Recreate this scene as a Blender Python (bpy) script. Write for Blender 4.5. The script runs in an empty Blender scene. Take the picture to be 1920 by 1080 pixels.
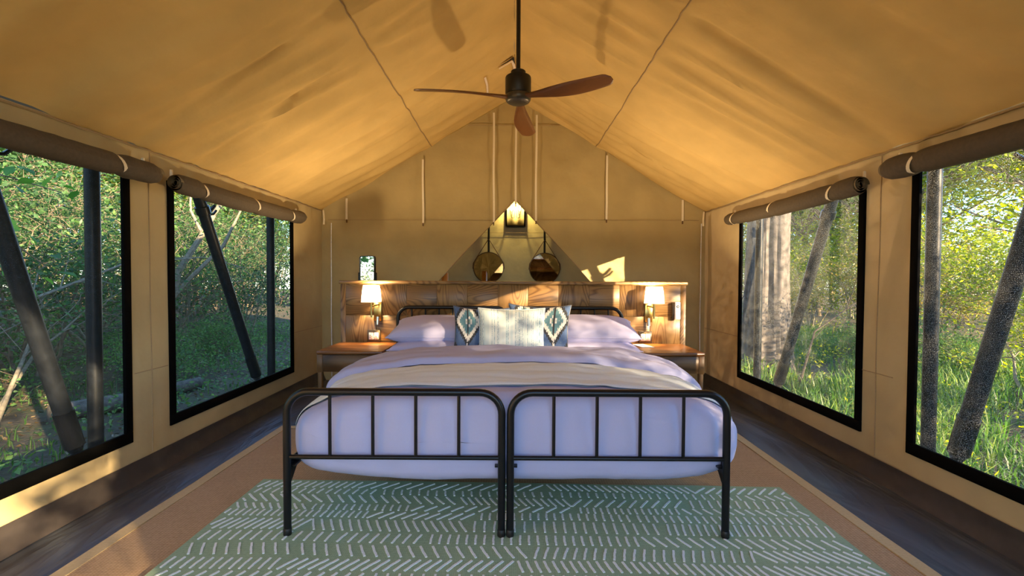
import bpy, math, random
import numpy as np
from mathutils import Vector, Matrix, noise as mnoise

R = math.radians
scene = bpy.context.scene
COL = scene.collection
random.seed(7)

# ------------------------------------------------------------------ camera, sky, sun, exposure
F = 893.0                      # focal length in pixels of the 1920 px wide frame
cam_data = bpy.data.cameras.new('camera')
cam_data.sensor_width = 36.0
cam_data.lens = 36.0 * F / 1920.0
cam_data.clip_start = 0.02
cam = bpy.data.objects.new('camera', cam_data)
COL.objects.link(cam)
cam.matrix_world = (Matrix.Translation((0, 0, 1.147)) @ Matrix.Rotation(R(0.13), 4, 'Z')
                    @ Matrix.Rotation(R(90 - 1.35), 4, 'X') @ Matrix.Rotation(R(0.28), 4, 'Z'))
scene.camera = cam

SUN_DIR = Vector((0.700, -0.680, 0.228)).normalized()      # towards the sun
world = bpy.data.worlds.new('world')
scene.world = world
world.use_nodes = True
wn = world.node_tree
wn.nodes.clear()
w_out = wn.nodes.new('ShaderNodeOutputWorld')
w_bg = wn.nodes.new('ShaderNodeBackground')
w_sky = wn.nodes.new('ShaderNodeTexSky')
w_sky.sky_type = 'NISHITA'
w_sky.sun_disc = False
w_sky.sun_elevation = R(22)
w_sky.sun_rotation = R(134)
w_sky.air_density = 1.0
w_sky.dust_density = 0.15
w_sky.ozone_density = 5.0
w_bg.inputs['Strength'].default_value = 1.1
wn.links.new(w_sky.outputs[0], w_bg.inputs['Color'])
wn.links.new(w_bg.outputs[0], w_out.inputs['Surface'])

sun_data = bpy.data.lights.new('sun', 'SUN')
sun_data.energy = 44.0
sun_data.angle = R(0.55)
sun_data.color = (1.0, 0.76, 0.46)
sun = bpy.data.objects.new('sun', sun_data)
COL.objects.link(sun)
sun.location = (8, -8, 6)
sun.rotation_euler = (-SUN_DIR).to_track_quat('-Z', 'Y').to_euler()

vs = scene.view_settings
scene.display_settings.display_device = 'sRGB'
vs.view_transform = 'Standard'
vs.look = 'None'
vs.gamma = 1.0
vs.use_curve_mapping = False
vs.exposure = -0.62
try:
    scene.cycles.use_denoising = True
    scene.cycles.max_bounces = 10
    scene.cycles.diffuse_bounces = 5
    scene.cycles.transparent_max_bounces = 16
    scene.cycles.sample_clamp_indirect = 6.0
    scene.cycles.caustics_reflective = False
    scene.cycles.caustics_refractive = False
except Exception:
    pass

LAMP_W = 92.0
SPOT_W = 14.0
LANTERN_W = 20.0

# ------------------------------------------------------------------ small helpers
def nz(x, y=0.0, z=0.0):
    return mnoise.noise(Vector((x, y, z)))


def put(o, parent=None):
    COL.objects.link(o)
    if parent is not None:
        o.parent = parent
    return o


def world_loc(o):
    v = Vector((0, 0, 0))
    while o is not None:
        v = v + o.location
        o = o.parent
    return v


def tag(o, label=None, cat=None, group=None, kind=None):
    if label: o['label'] = label
    if cat: o['category'] = cat
    if group: o['group'] = group
    if kind: o['kind'] = kind
    return o


def thing(name, label, cat, loc=(0, 0, 0), group=None):
    o = bpy.data.objects.new(name, None)
    o.empty_display_size = 0.1
    o.location = loc
    put(o)
    return tag(o, label, cat, group)


class MB:
    """collects shapes in world coordinates and links them as one mesh object"""
    def __init__(self):
        self.v, self.f, self.c = [], [], []

    def add(self, verts, faces, xf=None):
        b = len(self.v)
        if xf is not None:
            verts = [xf @ Vector(p) for p in verts]
        self.v += [tuple(p) for p in verts]
        self.f += [tuple(i + b for i in f) for f in faces]
        return self

    def box(self, lo, hi, bev=0.0, xf=None):
        x0, y0, z0 = lo; x1, y1, z1 = hi
        b = min(bev, (x1 - x0) * .45, (y1 - y0) * .45, (z1 - z0) * .45)
        if b <= 0:
            vs_ = [(x0, y0, z0), (x1, y0, z0), (x1, y1, z0), (x0, y1, z0),
                   (x0, y0, z1), (x1, y0, z1), (x1, y1, z1), (x0, y1, z1)]
            fs = [(0, 3, 2, 1), (4, 5, 6, 7), (0, 1, 5, 4), (1, 2, 6, 5), (2, 3, 7, 6), (3, 0, 4, 7)]
            return self.add(vs_, fs, xf)
        def ring(z, i):
            return [(x0 + i + b * 0, y0 + b + i, z), (x0 + b + i, y0 + i, z), (x1 - b - i, y0 + i, z), (x1 - i, y0 + b + i, z),
                    (x1 - i, y1 - b - i, z), (x1 - b - i, y1 - i, z), (x0 + b + i, y1 - i, z), (x0 + i, y1 - b - i, z)]
        rows = [ring(z0, b * .7), ring(z0 + b, 0), ring(z1 - b, 0), ring(z1, b * .7)]
        vs_ = sum(rows, [])
        fs = [tuple(range(7, -1, -1)), tuple(range(24, 32))]
        for r in range(3):
            for k in range(8):
                a, c = r * 8 + k, r * 8 + (k + 1) % 8
                fs.append((a, c, c + 8, a + 8))
        return self.add(vs_, fs, xf)

    def tube(self, pts, r, n=10, cap=True, xf=None):
        pts = [Vector(p) for p in pts]
        m = len(pts)
        rad = r if isinstance(r, (list, tuple)) else [r] * m
        vs_, fs = [], []
        up = None
        for i, p in enumerate(pts):
            t = (pts[min(i + 1, m - 1)] - pts[max(i - 1, 0)])
            if t.length < 1e-9: t = Vector((0, 0, 1))
            t.normalize()
            if up is None:
                a = Vector((0, 0, 1)) if abs(t.z) < .9 else Vector((1, 0, 0))
                up = t.cross(a).normalized()
            else:
                up = (up - t * up.dot(t))
                if up.length < 1e-6:
                    up = t.orthogonal()
                up.normalize()
            w = t.cross(up)
            for k in range(n):
                a = 2 * math.pi * k / n
                vs_.append(p + (up * math.cos(a) + w * math.sin(a)) * rad[i])
        for i in range(m - 1):
            for k in range(n):
                a, c = i * n + k, i * n + (k + 1) % n
                fs.append((a, c, c + n, a + n))
        if cap:
            fs.append(tuple(range(n - 1, -1, -1)))
            fs.append(tuple(range((m - 1) * n, m * n)))
        return self.add(vs_, fs, xf)

    def lathe(self, prof, c=(0, 0, 0), n=24, xf=None):
        vs_, fs = [], []
        for (r, z) in prof:
            for k in range(n):
                a = 2 * math.pi * k / n
                vs_.append((c[0] + r * math.cos(a), c[1] + r * math.sin(a), c[2] + z))
        for i in range(len(prof) - 1):
            for k in range(n):
                a, b = i * n + k, i * n + (k + 1) % n
                fs.append((a, b, b + n, a + n))
        if prof[0][0] > 1e-4: fs.append(tuple(range(n - 1, -1, -1)))
        if prof[-1][0] > 1e-4: fs.append(tuple(range((len(prof) - 1) * n, len(prof) * n)))
        return self.add(vs_, fs, xf)

    def grid(self, fn, us, vs2, keep=None, flip=False):
        b = len(self.v)
        n = len(vs2)
        for u in us:
            for v in vs2:
                self.v.append(tuple(fn(u, v)))
        for i in range(len(us) - 1):
            for j in range(n - 1):
                if keep and not keep(i, j):
                    continue
                q = (b + i * n + j, b + (i + 1) * n + j, b + (i + 1) * n + j + 1, b + i * n + j + 1)
                self.f.append(q[::-1] if flip else q)
        return self

    def build(self, name, mat, parent=None, smooth=True, sharp=40, base=None):
        me = bpy.data.meshes.new(name)
        a = np.array(self.v, dtype=np.float64)
        if parent is not None:
            org = np.array(world_loc(parent))
        elif base is not None:
            org = np.array(base)
        else:
            lo, hi = a.min(0), a.max(0)
            org = np.array([(lo[0] + hi[0]) / 2, (lo[1] + hi[1]) / 2, lo[2]])
        a = a - org
        me.from_pydata(a.tolist(), [], self.f)
        me.materials.append(mat)
        if smooth:
            me.polygons.foreach_set('use_smooth', [True] * len(me.polygons))
            try:
                me.set_sharp_from_angle(angle=R(sharp))
            except Exception:
                pass
        me.update()
        o = bpy.data.objects.new(name, me)
        if parent is None:
            o.location = org
        put(o, parent)
        return o


def arc(c, r, a0, a1, n, ax=0, az=2, fixed=None):
    """points of an arc in the plane of axes ax / az"""
    out = []
    for i in range(n + 1):
        a = R(a0 + (a1 - a0) * i / n)
        p = [0, 0, 0] if fixed is None else list(fixed)
        p[ax] = c[0] + r * math.cos(a)
        p[az] = c[1] + r * math.sin(a)
        out.append(tuple(p))
    return out


def lin(a, b, n):
    return [a + (b - a) * i / (n - 1) for i in range(n)]


# ------------------------------------------------------------------ materials
class NT:
    def __init__(self, name):
        self.m = bpy.data.materials.new(name)
        self.m.use_nodes = True
        self.t = self.m.node_tree
        self.t.nodes.clear()
        self.out = self.t.nodes.new('ShaderNodeOutputMaterial')

    def n(self, typ, **kw):
        nd = self.t.nodes.new('ShaderNode' + typ)
        for k, v in kw.items():
            if k.startswith('i_'):
                nd.inputs[k[2:].replace('_', ' ')].default_value = v
            else:
                setattr(nd, k, v)
        return nd

    def l(self, a, b):
        self.t.links.new(a, b)

    def tex(self, typ, coord, scale=(1, 1, 1), loc=None, rot=(0, 0, 0), **kw):
        mp = self.n('Mapping')
        mp.inputs['Scale'].default_value = scale
        mp.inputs['Rotation'].default_value = rot
        self.l(coord, mp.inputs['Vector'])
        if loc is not None:
            self.l(loc, mp.inputs['Location'])
        t = self.n(typ, **kw)
        self.l(mp.outputs[0], t.inputs['Vector'])
        return t

    def ramp(self, fac, stops, interp='LINEAR'):
        r = self.n('ValToRGB')
        r.color_ramp.interpolation = interp
        els = r.color_ramp.elements
        while len(els) < len(stops):
            els.new(0.5)
        for e, (p, c) in zip(els, stops):
            e.position = p
            e.color = (c[0], c[1], c[2], 1) if hasattr(c, '__len__') else (c, c, c, 1)
        self.l(fac, r.inputs[0])
        return r

    def math(self, op, a, b=None):
        m = self.n('Math', operation=op)
        for i, x in enumerate((a, b)):
            if x is None: continue
            if hasattr(x, 'node'): self.l(x, m.inputs[i])
            else: m.inputs[i].default_value = x
        return m.outputs[0]

    def bump(self, h, strength=.3, dist=.01):
        b = self.n('Bump')
        b.inputs['Strength'].default_value = strength
        b.inputs['Distance'].default_value = dist
        self.l(h, b.inputs['Height'])
        return b.outputs[0]

    def done(self, shader):
        self.l(shader, self.out.inputs['Surface'])
        return self.m


def coords(t):
    return t.n('TexCoord').outputs['Object']


def plain(name, col, rough=.5, metal=0.0, noise_amt=.12, noise_scale=40, bump=0.0, spec=.5):
    t = NT(name)
    c = coords(t)
    ns = t.tex('TexNoise', c, i_Scale=noise_scale, i_Detail=4)
    lo = tuple(x * (1 - noise_amt) for x in col); hi = tuple(min(1, x * (1 + noise_amt)) for x in col)
    rp = t.ramp(ns.outputs['Fac'], [(.3, lo), (.7, hi)])
    p = t.n('BsdfPrincipled')
    t.l(rp.outputs[0], p.inputs['Base Color'])
    p.inputs['Roughness'].default_value = rough
    p.inputs['Metallic'].default_value = metal
    p.inputs['Specular IOR Level'].default_value = spec
    if bump:
        t.l(t.bump(ns.outputs['Fac'], bump, .004), p.inputs['Normal'])
    return t.done(p.outputs[0])


def canvas(name, col, trans, tcol=None, weave=900, mottled=.1):
    t = NT(name)
    c = coords(t)
    n1 = t.tex('TexNoise', c, i_Scale=3.0, i_Detail=5)
    lo = tuple(x * (1 - mottled) for x in col); hi = tuple(x * (1 + mottled) for x in col)
    rp = t.ramp(n1.outputs['Fac'], [(.3, lo), (.7, hi)])
    n2 = t.tex('TexNoise', c, i_Scale=weave, i_Detail=2)
    n3 = t.tex('TexNoise', c, i_Scale=9.0, i_Detail=3)
    hh = t.math('ADD', t.math('MULTIPLY', n2.outputs['Fac'], .05), n3.outputs['Fac'])
    nb = t.bump(hh, .22, .03)
    d = t.n('BsdfDiffuse'); t.l(rp.outputs[0], d.inputs['Color']); t.l(nb, d.inputs['Normal'])
    tr = t.n('BsdfTranslucent'); tr.inputs['Color'].default_value = (*(tcol or col), 1)
    mx = t.n('MixShader'); mx.inputs[0].default_value = trans
    t.l(d.outputs[0], mx.inputs[1]); t.l(tr.outputs[0], mx.inputs[2])
    return t.done(mx.outputs[0])


def wood(name, dark, mid, light, along='Z', rough=.42, rings=48.0, scale=3.6):
    """contour lines of a stretched noise give open oak grain"""
    t = NT(name)
    c = coords(t)
    oi = t.n('ObjectInfo')
    off = t.n('CombineXYZ')
    for i, k in enumerate((37.0, 53.0, 71.0)):
        t.l(t.math('MULTIPLY', oi.outputs['Random'], k), off.inputs[i])
    s = {'X': (.22, 1, 1), 'Y': (1, .22, 1), 'Z': (1, 1, .22)}[along]
    s2 = {'X': (.03, 1, 1), 'Y': (1, .03, 1), 'Z': (1, 1, .03)}[along]
    n1 = t.tex('TexNoise', c, scale=s, loc=off.outputs[0], i_Scale=scale, i_Detail=1.5, i_Roughness=.4)
    sn = t.math('SINE', t.math('MULTIPLY', n1.outputs['Fac'], rings * 6.283))
    line = t.math('POWER', t.math('ADD', t.math('MULTIPLY', sn, .5), .5), 3.0)
    n2 = t.tex('TexNoise', c, scale=s2, loc=off.outputs[0], i_Scale=240, i_Detail=3)
    n3 = t.tex('TexNoise', c, scale=s, loc=off.outputs[0], i_Scale=5, i_Detail=3)
    fac = t.math('ADD', t.math('MULTIPLY', line, .50), t.math('MULTIPLY', n2.outputs['Fac'], .45))
    fac = t.math('ADD', fac, t.math('MULTIPLY', t.math('SUBTRACT', n3.outputs['Fac'], .5), .5))
    fac = t.math('ADD', fac, t.math('MULTIPLY', t.math('SUBTRACT', oi.outputs['Random'], .5), .22))
    rp = t.ramp(fac, [(.12, light), (.45, mid), (.95, dark)])
    p = t.n('BsdfPrincipled')
    t.l(rp.outputs[0], p.inputs['Base Color'])
    p.inputs['Roughness'].default_value = rough
    t.l(t.bump(fac, .12, .002), p.inputs['Normal'])
    return t.done(p.outputs[0])


def leafmat(name, ca, cb, cc, trans=.45, rough=.45):
    t = NT(name)
    at = t.n('Attribute', attribute_name='tint')
    oi = t.n('ObjectInfo')
    f = t.math('ADD', at.outputs['Fac'], t.math('MULTIPLY', t.math('SUBTRACT', oi.outputs['Random'], .5), .35))
    rp = t.ramp(f, [(0, ca), (.55, cb), (1, cc)])
    p = t.n('BsdfPrincipled'); t.l(rp.outputs[0], p.inputs['Base Color'])
    p.inputs['Roughness'].default_value = rough
    tr = t.n('BsdfTranslucent')
    hs = t.n('HueSaturation'); hs.inputs['Saturation'].default_value = 1.15; hs.inputs['Value'].default_value = 1.5
    t.l(rp.outputs[0], hs.inputs['Color']); t.l(hs.outputs[0], tr.inputs['Color'])
    mx = t.n('MixShader'); mx.inputs[0].default_value = trans
    t.l(p.outputs[0], mx.inputs[1]); t.l(tr.outputs[0], mx.inputs[2])
    return t.done(mx.outputs[0])


M = {}
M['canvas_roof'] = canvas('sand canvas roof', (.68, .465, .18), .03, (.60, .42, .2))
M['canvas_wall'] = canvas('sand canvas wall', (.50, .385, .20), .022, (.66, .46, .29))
M['canvas_back'] = canvas('khaki canvas partition', (.49, .38, .185), .10, (.5, .37, .2))
M['canvas_bath'] = canvas('pale khaki canvas', (.60, .48, .24), .06, (.6, .5, .28))
M['fly'] = canvas('outer fly canvas', (.35, .29, .19), .10)
M['seam'] = plain('canvas seam', (.36, .25, .13), .9, noise_scale=200)
M['blind'] = plain('rolled brown canvas', (.085, .062, .038), .85, noise_scale=60, bump=.25)
M['blind_in'] = plain('canvas roll end', (.19, .15, .09), .9, noise_scale=60)
M['strap'] = plain('cream webbing', (.80, .70, .52), .8, noise_scale=300)
M['skirt'] = plain('dark brown PVC skirt', (.055, .045, .04), .42, noise_scale=25, bump=.3)
M['black_band'] = plain('black webbing border', (.002, .002, .002), .8, noise_scale=200, spec=.05)
M['black_metal'] = plain('black powder coated steel', (.005, .0055, .007), .28, .0, noise_scale=80, spec=.35)
M['pole'] = plain('dark grey tent pole', (.010, .012, .015), .42, .0, noise_scale=30, noise_amt=.3, spec=.18)
M['lavender'] = plain('lavender cotton', (.44, .45, .66), .75, noise_scale=500, noise_amt=.04, spec=.2)
M['lavender_pillow'] = plain('lavender cotton pillowcase', (.46, .445, .645), .75, noise_scale=500, noise_amt=.04, spec=.2)
M['sheet'] = plain('white mattress ticking', (.75, .75, .74), .8)
M['brass'] = plain('aged brass', (.52, .38, .13), .32, 1.0, noise_scale=20)
M['steel'] = plain('brushed steel', (.62, .58, .52), .28, 1.0)
M['socket_plate'] = plain('dark bronze plate', (.085, .065, .045), .4, .4)
M['white_plastic'] = plain('white plastic', (.78, .75, .68), .4, noise_amt=.03)
M['remote_white'] = plain('white remote plastic', (.82, .82, .82), .4, noise_amt=.03)
M['grey_plastic'] = plain('grey buttons', (.12, .12, .13), .5)
M['paper'] = plain('white paper', (.85, .84, .82), .8, noise_amt=.03)
M['fan_black'] = plain('matt black fan motor', (.012, .010, .009), .45, .2)
M['fan_cap'] = plain('bronze grey fan cap', (.075, .062, .046), .38, .5)
M['leather'] = plain('brown leather strap', (.13, .06, .025), .6)
M['mirror_rim'] = plain('bronze mirror rim', (.12, .07, .035), .4, .6)
M['white_tape'] = plain('pinkish white seam tape', (.86, .72, .60), .7)
M['dark_gap'] = plain('black mesh vent', (.01, .008, .006), .9)
M['zip'] = plain('white zip cord', (.82, .80, .80), .7)
M['bark'] = plain('grey brown bark', (.20, .15, .10), .9, noise_scale=18, noise_amt=.45, bump=1.0)
M['bark_pale'] = plain('pale sapling bark', (.21, .18, .125), .9, noise_scale=30, noise_amt=.35, bump=.6)
M['bark_dark'] = plain('dark twig bark', (.05, .04, .03), .9, noise_scale=30, noise_amt=.3)
M['bark_tree'] = plain('furrowed tree bark', (.085, .072, .062), .9, noise_scale=9, noise_amt=.6, bump=1.0)
M['deadwood'] = plain('weathered dead wood', (.13, .11, .085), .9, noise_scale=20, noise_amt=.4, bump=.8)
M['bulb'] = None
D, MI, LI = (.052, .022, .006), (.185, .094, .029), (.265, .148, .051)
M['oak_v'] = wood('oak vertical grain', D, MI, LI, 'Z')
M['oak_h'] = wood('oak horizontal grain', D, MI, LI, 'X')
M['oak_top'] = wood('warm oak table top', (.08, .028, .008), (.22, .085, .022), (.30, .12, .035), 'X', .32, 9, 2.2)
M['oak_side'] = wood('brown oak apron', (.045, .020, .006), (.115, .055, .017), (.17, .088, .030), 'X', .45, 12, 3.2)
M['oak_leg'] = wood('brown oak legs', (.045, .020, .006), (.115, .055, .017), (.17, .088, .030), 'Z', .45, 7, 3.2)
M['blade'] = wood('varnished walnut fan blade', (.06, .020, .006), (.15, .053, .014), (.23, .09, .026), 'X', .3, 4, 2.2)
M['orange_wood'] = wood('orange varnished timber', (.3, .11, .03), (.55, .23, .06), (.65, .3, .1), 'Z', .4)


def mk_mirror():
    t = NT('mirror glass')
    c = coords(t)
    ns = t.tex('TexNoise', c, i_Scale=3)
    rp = t.ramp(ns.outputs['Fac'], [(0, .86), (1, .9)])
    p = t.n('BsdfPrincipled', i_Metallic=1.0, i_Roughness=.02)
    t.l(rp.outputs[0], p.inputs['Base Color'])
    return t.done(p.outputs[0])
M['mirror'] = mk_mirror()


def mk_shade():
    t = NT('white linen lamp shade')
    c = coords(t)
    ns = t.tex('TexNoise', c, i_Scale=300)
    rp = t.ramp(ns.outputs['Fac'], [(.3, (.86, .80, .70)), (.7, (.92, .86, .76))])
    d = t.n('BsdfDiffuse'); t.l(rp.outputs[0], d.inputs['Color'])
    tr = t.n('BsdfTranslucent'); t.l(rp.outputs[0], tr.inputs['Color'])
    mx = t.n('MixShader'); mx.inputs[0].default_value = .55
    t.l(d.outputs[0], mx.inputs[1]); t.l(tr.outputs[0], mx.inputs[2])
    return t.done(mx.outputs[0])
M['shade'] = mk_shade()


def mk_bulb(name, col, s):
    t = NT(name)
    e = t.n('Emission', i_Strength=s)
    e.inputs['Color'].default_value = (*col, 1)
    return t.done(e.outputs[0])
M['bulb'] = mk_bulb('glowing bulb', (1.0, .70, .32), 30.0)
M['lantern_bulb'] = mk_bulb('glowing candle bulb', (1.0, .80, .40), 22.0)


def mk_glass():
    t = NT('clear lantern glass')
    g = t.n('BsdfGlossy', i_Roughness=.03)
    tr = t.n('BsdfTransparent')
    fr = t.n('Fresnel', i_IOR=1.4)
    mx = t.n('MixShader')
    t.l(fr.outputs[0], mx.inputs[0]); t.l(tr.outputs[0], mx.inputs[1]); t.l(g.outputs[0], mx.inputs[2])
    return t.done(mx.outputs[0])
M['glass'] = mk_glass()


def mk_screen(stops, fine):
    """insect gauze: tiny pale threads with open holes between them"""
    t = NT('insect gauze')
    c = coords(t)
    n1 = t.tex('TexNoise', c, scale=(1, 1, 1.6), i_Scale=fine, i_Detail=2)
    n2 = t.tex('TexNoise', c, i_Scale=4, i_Detail=2)
    wv = t.tex('TexWave', c, wave_type='BANDS', bands_direction='Z', i_Scale=42, i_Distortion=1.5)
    f = t.math('ADD', n1.outputs['Fac'], t.math('MULTIPLY', t.math('SUBTRACT', wv.outputs['Fac'], .5), .10))
    op = t.ramp(f, stops)
    d = t.n('BsdfDiffuse'); d.inputs['Color'].default_value = (.10, .10, .10, 1)
    tr = t.n('BsdfTranslucent'); tr.inputs['Color'].default_value = (.70, .70, .66, 1)
    m1 = t.n('MixShader'); m1.inputs[0].default_value = .5
    t.l(d.outputs[0], m1.inputs[1]); t.l(tr.outputs[0], m1.inputs[2])
    tp = t.n('BsdfTransparent')
    mx = t.n('MixShader')
    t.l(op.outputs[0], mx.inputs[0]); t.l(tp.outputs[0], mx.inputs[1]); t.l(m1.outputs[0], mx.inputs[2])
    return t.done(mx.outputs[0])
M['screen_left'] = mk_screen([(.52, .0), (.75, .25)], 260)
M['screen_right'] = mk_screen([(.585, .0), (.62, .55)], 310)


def mk_floor():
    t = NT('grey PVC groundsheet')
    c = coords(t)
    n1 = t.tex('TexNoise', c, scale=(1, .35, 1), i_Scale=5, i_Detail=5, i_Distortion=.4)
    n2 = t.tex('TexNoise', c, scale=(1.4, .25, 1), i_Scale=2.4, i_Detail=3, i_Distortion=1.2)
    ridge = t.math('SUBTRACT', 1.0, t.math('ABSOLUTE', t.math('SUBTRACT', t.math('MULTIPLY', n2.outputs['Fac'], 4), 2)))
    rp = t.ramp(n1.outputs['Fac'], [(.3, (.045, .053, .066)), (.7, (.085, .095, .110))])
    p = t.n('BsdfPrincipled')
    t.l(rp.outputs[0], p.inputs['Base Color'])
    rr = t.ramp(n1.outputs['Fac'], [(.3, .34), (.7, .50)])
    t.l(rr.outputs[0], p.inputs['Roughness'])
    t.l(t.bump(t.math('ADD', ridge, n1.outputs['Fac']), .55, .02), p.inputs['Normal'])
    return t.done(p.outputs[0])
M['floor'] = mk_floor()


def mk_weave(name, ca, cb, sx, sy, bump=.6):
    t = NT(name)
    c = coords(t)
    w1 = t.tex('TexWave', c, wave_type='BANDS', bands_direction='Y', i_Scale=sy, i_Distortion=.6)
    w2 = t.tex('TexWave', c, wave_type='BANDS', bands_direction='X', i_Scale=sx, i_Distortion=.6)
    ns = t.tex('TexNoise', c, i_Scale=90, i_Detail=4)
    n2 = t.tex('TexNoise', c, i_Scale=3, i_Detail=3)
    h = t.math('MULTIPLY', w1.outputs['Fac'], t.math('ADD', t.math('MULTIPLY', w2.outputs['Fac'], .5), .5))
    f = t.math('ADD', t.math('MULTIPLY', h, .45), t.math('MULTIPLY', ns.outputs['Fac'], .4))
    f = t.math('ADD', f, t.math('MULTIPLY', n2.outputs['Fac'], .2))
    rp = t.ramp(f, [(.2, ca), (.75, cb)])
    p = t.n('BsdfPrincipled', i_Roughness=.9)
    p.inputs['Specular IOR Level'].default_value = .15
    t.l(rp.outputs[0], p.inputs['Base Color'])
    t.l(t.bump(f, bump * .5, .0012), p.inputs['Normal'])
    return t.done(p.outputs[0])
M['jute'] = mk_weave('woven jute', (.29, .175, .085), (.62, .42, .23), 22, 32)
M['jute_border'] = mk_weave('tan cotton border', (.45, .32, .15), (.68, .52, .28), 60, 60, .3)
M['green_rug'] = mk_weave('sage green flatweave', (.215, .32, .18), (.43, .55, .36), 40, 60)
M['dash'] = mk_weave('pale woven yarn', (.70, .76, .72), (.90, .93, .90), 70, 70)
M['throw'] = plain('cream knitted throw', (.70, .78, .84), .9, noise_scale=350, noise_amt=.08, spec=.15)


def mk_print(name):
    t = NT(name)
    at = t.n('Attribute', attribute_name='print')
    c = coords(t)
    ns = t.tex('TexNoise', c, i_Scale=400, i_Detail=2)
    p = t.n('BsdfPrincipled', i_Roughness=.85)
    t.l(at.outputs['Color'], p.inputs['Base Color'])
    t.l(t.bump(ns.outputs['Fac'], .3, .003), p.inputs['Normal'])
    return t.done(p.outputs[0])
M['print'] = mk_print('woven cushion print')


def mk_ground():
    t = NT('forest soil and leaf litter')
    c = coords(t)
    n1 = t.tex('TexNoise', c, i_Scale=1.6, i_Detail=6)
    n2 = t.tex('TexNoise', c, i_Scale=22, i_Detail=5)
    f = t.math('ADD', t.math('MULTIPLY', n1.outputs['Fac'], .55), t.math('MULTIPLY', n2.outputs['Fac'], .45))
    rp = t.ramp(f, [(.3, (.03, .022, .012)), (.5, (.10, .075, .04)), (.6, (.07, .085, .03)), (.75, (.17, .13, .075))])
    p = t.n('BsdfPrincipled', i_Roughness=.95)
    t.l(rp.outputs[0], p.inputs['Base Color'])
    t.l(t.bump(n2.outputs['Fac'], .8, .03), p.inputs['Normal'])
    return t.done(p.outputs[0])
M['ground'] = mk_ground()
M['leaf_a'] = leafmat('dark green leaves', (.024, .060, .024), (.075, .16, .055), (.16, .29, .10))
M['leaf_b'] = leafmat('mid green leaves', (.04, .10, .03), (.12, .24, .065), (.26, .40, .12))
M['leaf_c'] = leafmat('yellow green leaves', (.10, .17, .02), (.30, .38, .04), (.62, .56, .08), .58)
M['leaf_d'] = leafmat('autumn tinged leaves', (.10, .09, .025), (.22, .22, .06), (.50, .33, .09))
M['leaf_big'] = leafmat('broad fresh green leaves', (.06, .16, .03), (.12, .28, .05), (.24, .42, .09), .5)
M['grass'] = leafmat('fresh grass blades', (.04, .10, .022), (.10, .21, .045), (.28, .33, .09), .5)
M['litter'] = leafmat('fallen leaves', (.10, .065, .03), (.2, .14, .07), (.36, .27, .15), .2)

# ------------------------------------------------------------------ the tent shell
WX = 2.10            # wall half width
EAVE = 1.87
SLOPE = 0.585
RIDGE = EAVE + SLOPE * WX
Y0, Y1, YB = -1.30, 7.00, 5.22
WINS = {   # name: (side, y0, y1) outer edge of the black border
    'window_1': (-1, 0.90, 2.60), 'window_2': (-1, 2.89, 4.53),
    'window_3': (1, 2.85, 4.42), 'window_4': (1, 0.86, 2.515)}
WZ0, WZ1 = .225, 1.70
BORDER_Y, BORDER_Z = .048, .062

# floor with a few real wrinkles along the walls
def floor_fn(x, y):
    e = max(0, (abs(x) - 1.5) / .6)
    z = .004 * nz(x * 5, y * 1.3) + e * .010 * max(0, nz(x * 7 + 4, y * .9, 3)) + e * .004 * nz(x * 16, y * 4, 8)
    return (x, y, z - .006)
b = MB()
b.grid(floor_fn, lin(-WX, WX, 90), lin(Y0, Y1, 150))
o = b.build('floor', M['floor']); o['kind'] = 'structure'
b = MB().box((-WX - .1, Y0 - .1, -.16), (WX + .1, Y1 + .1, -.03))
for i in range(8):
    b.box((-WX - .25, Y0 + i * 1.1, -.30), (WX + .25, Y0 + i * 1.1 + .12, -.16))
for s_ in (-1, 1):     # side beams that carry the pole feet
    b.box((s_ * 2.45 - .06, Y0 - .1, -.42), (s_ * 2.45 + .06, Y1 + .1, .112))
o = b.build('trim_1', M['bark']); o['kind'] = 'structure'     # timber deck under the tent


def wall_fn(side):
    def fn(y, z):
        fold = 0
        if z > 1.66:
            k = min(1, (z - 1.66) / .06)
            fold = .016 * k * (nz(y * 13, z * 1.5, side) + .5 * nz(y * 29, z, side * 3))
        amp = .010 * nz(y * 1.7, z * 1.2, side * 5) + .004 * nz(y * 7, z * 2.0, side * 9)
        edge = 1.0
        for (s, a, c) in WINS.values():
            if s == side and a - .03 < y < c + .03 and WZ0 - .03 < z < WZ1 + .03:
                edge = .15
        return (side * (WX + amp * edge + fold), y, z)
    return fn


def axis(lo, hi, cuts, step):
    pts = sorted({lo, hi, *[c for c in cuts if lo < c < hi]})
    out = []
    for a, c in zip(pts[:-1], pts[1:]):
        n = max(1, int(round((c - a) / step)))
        out += [a + (c - a) * i / n for i in range(n)]
    return out + [hi]

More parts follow.
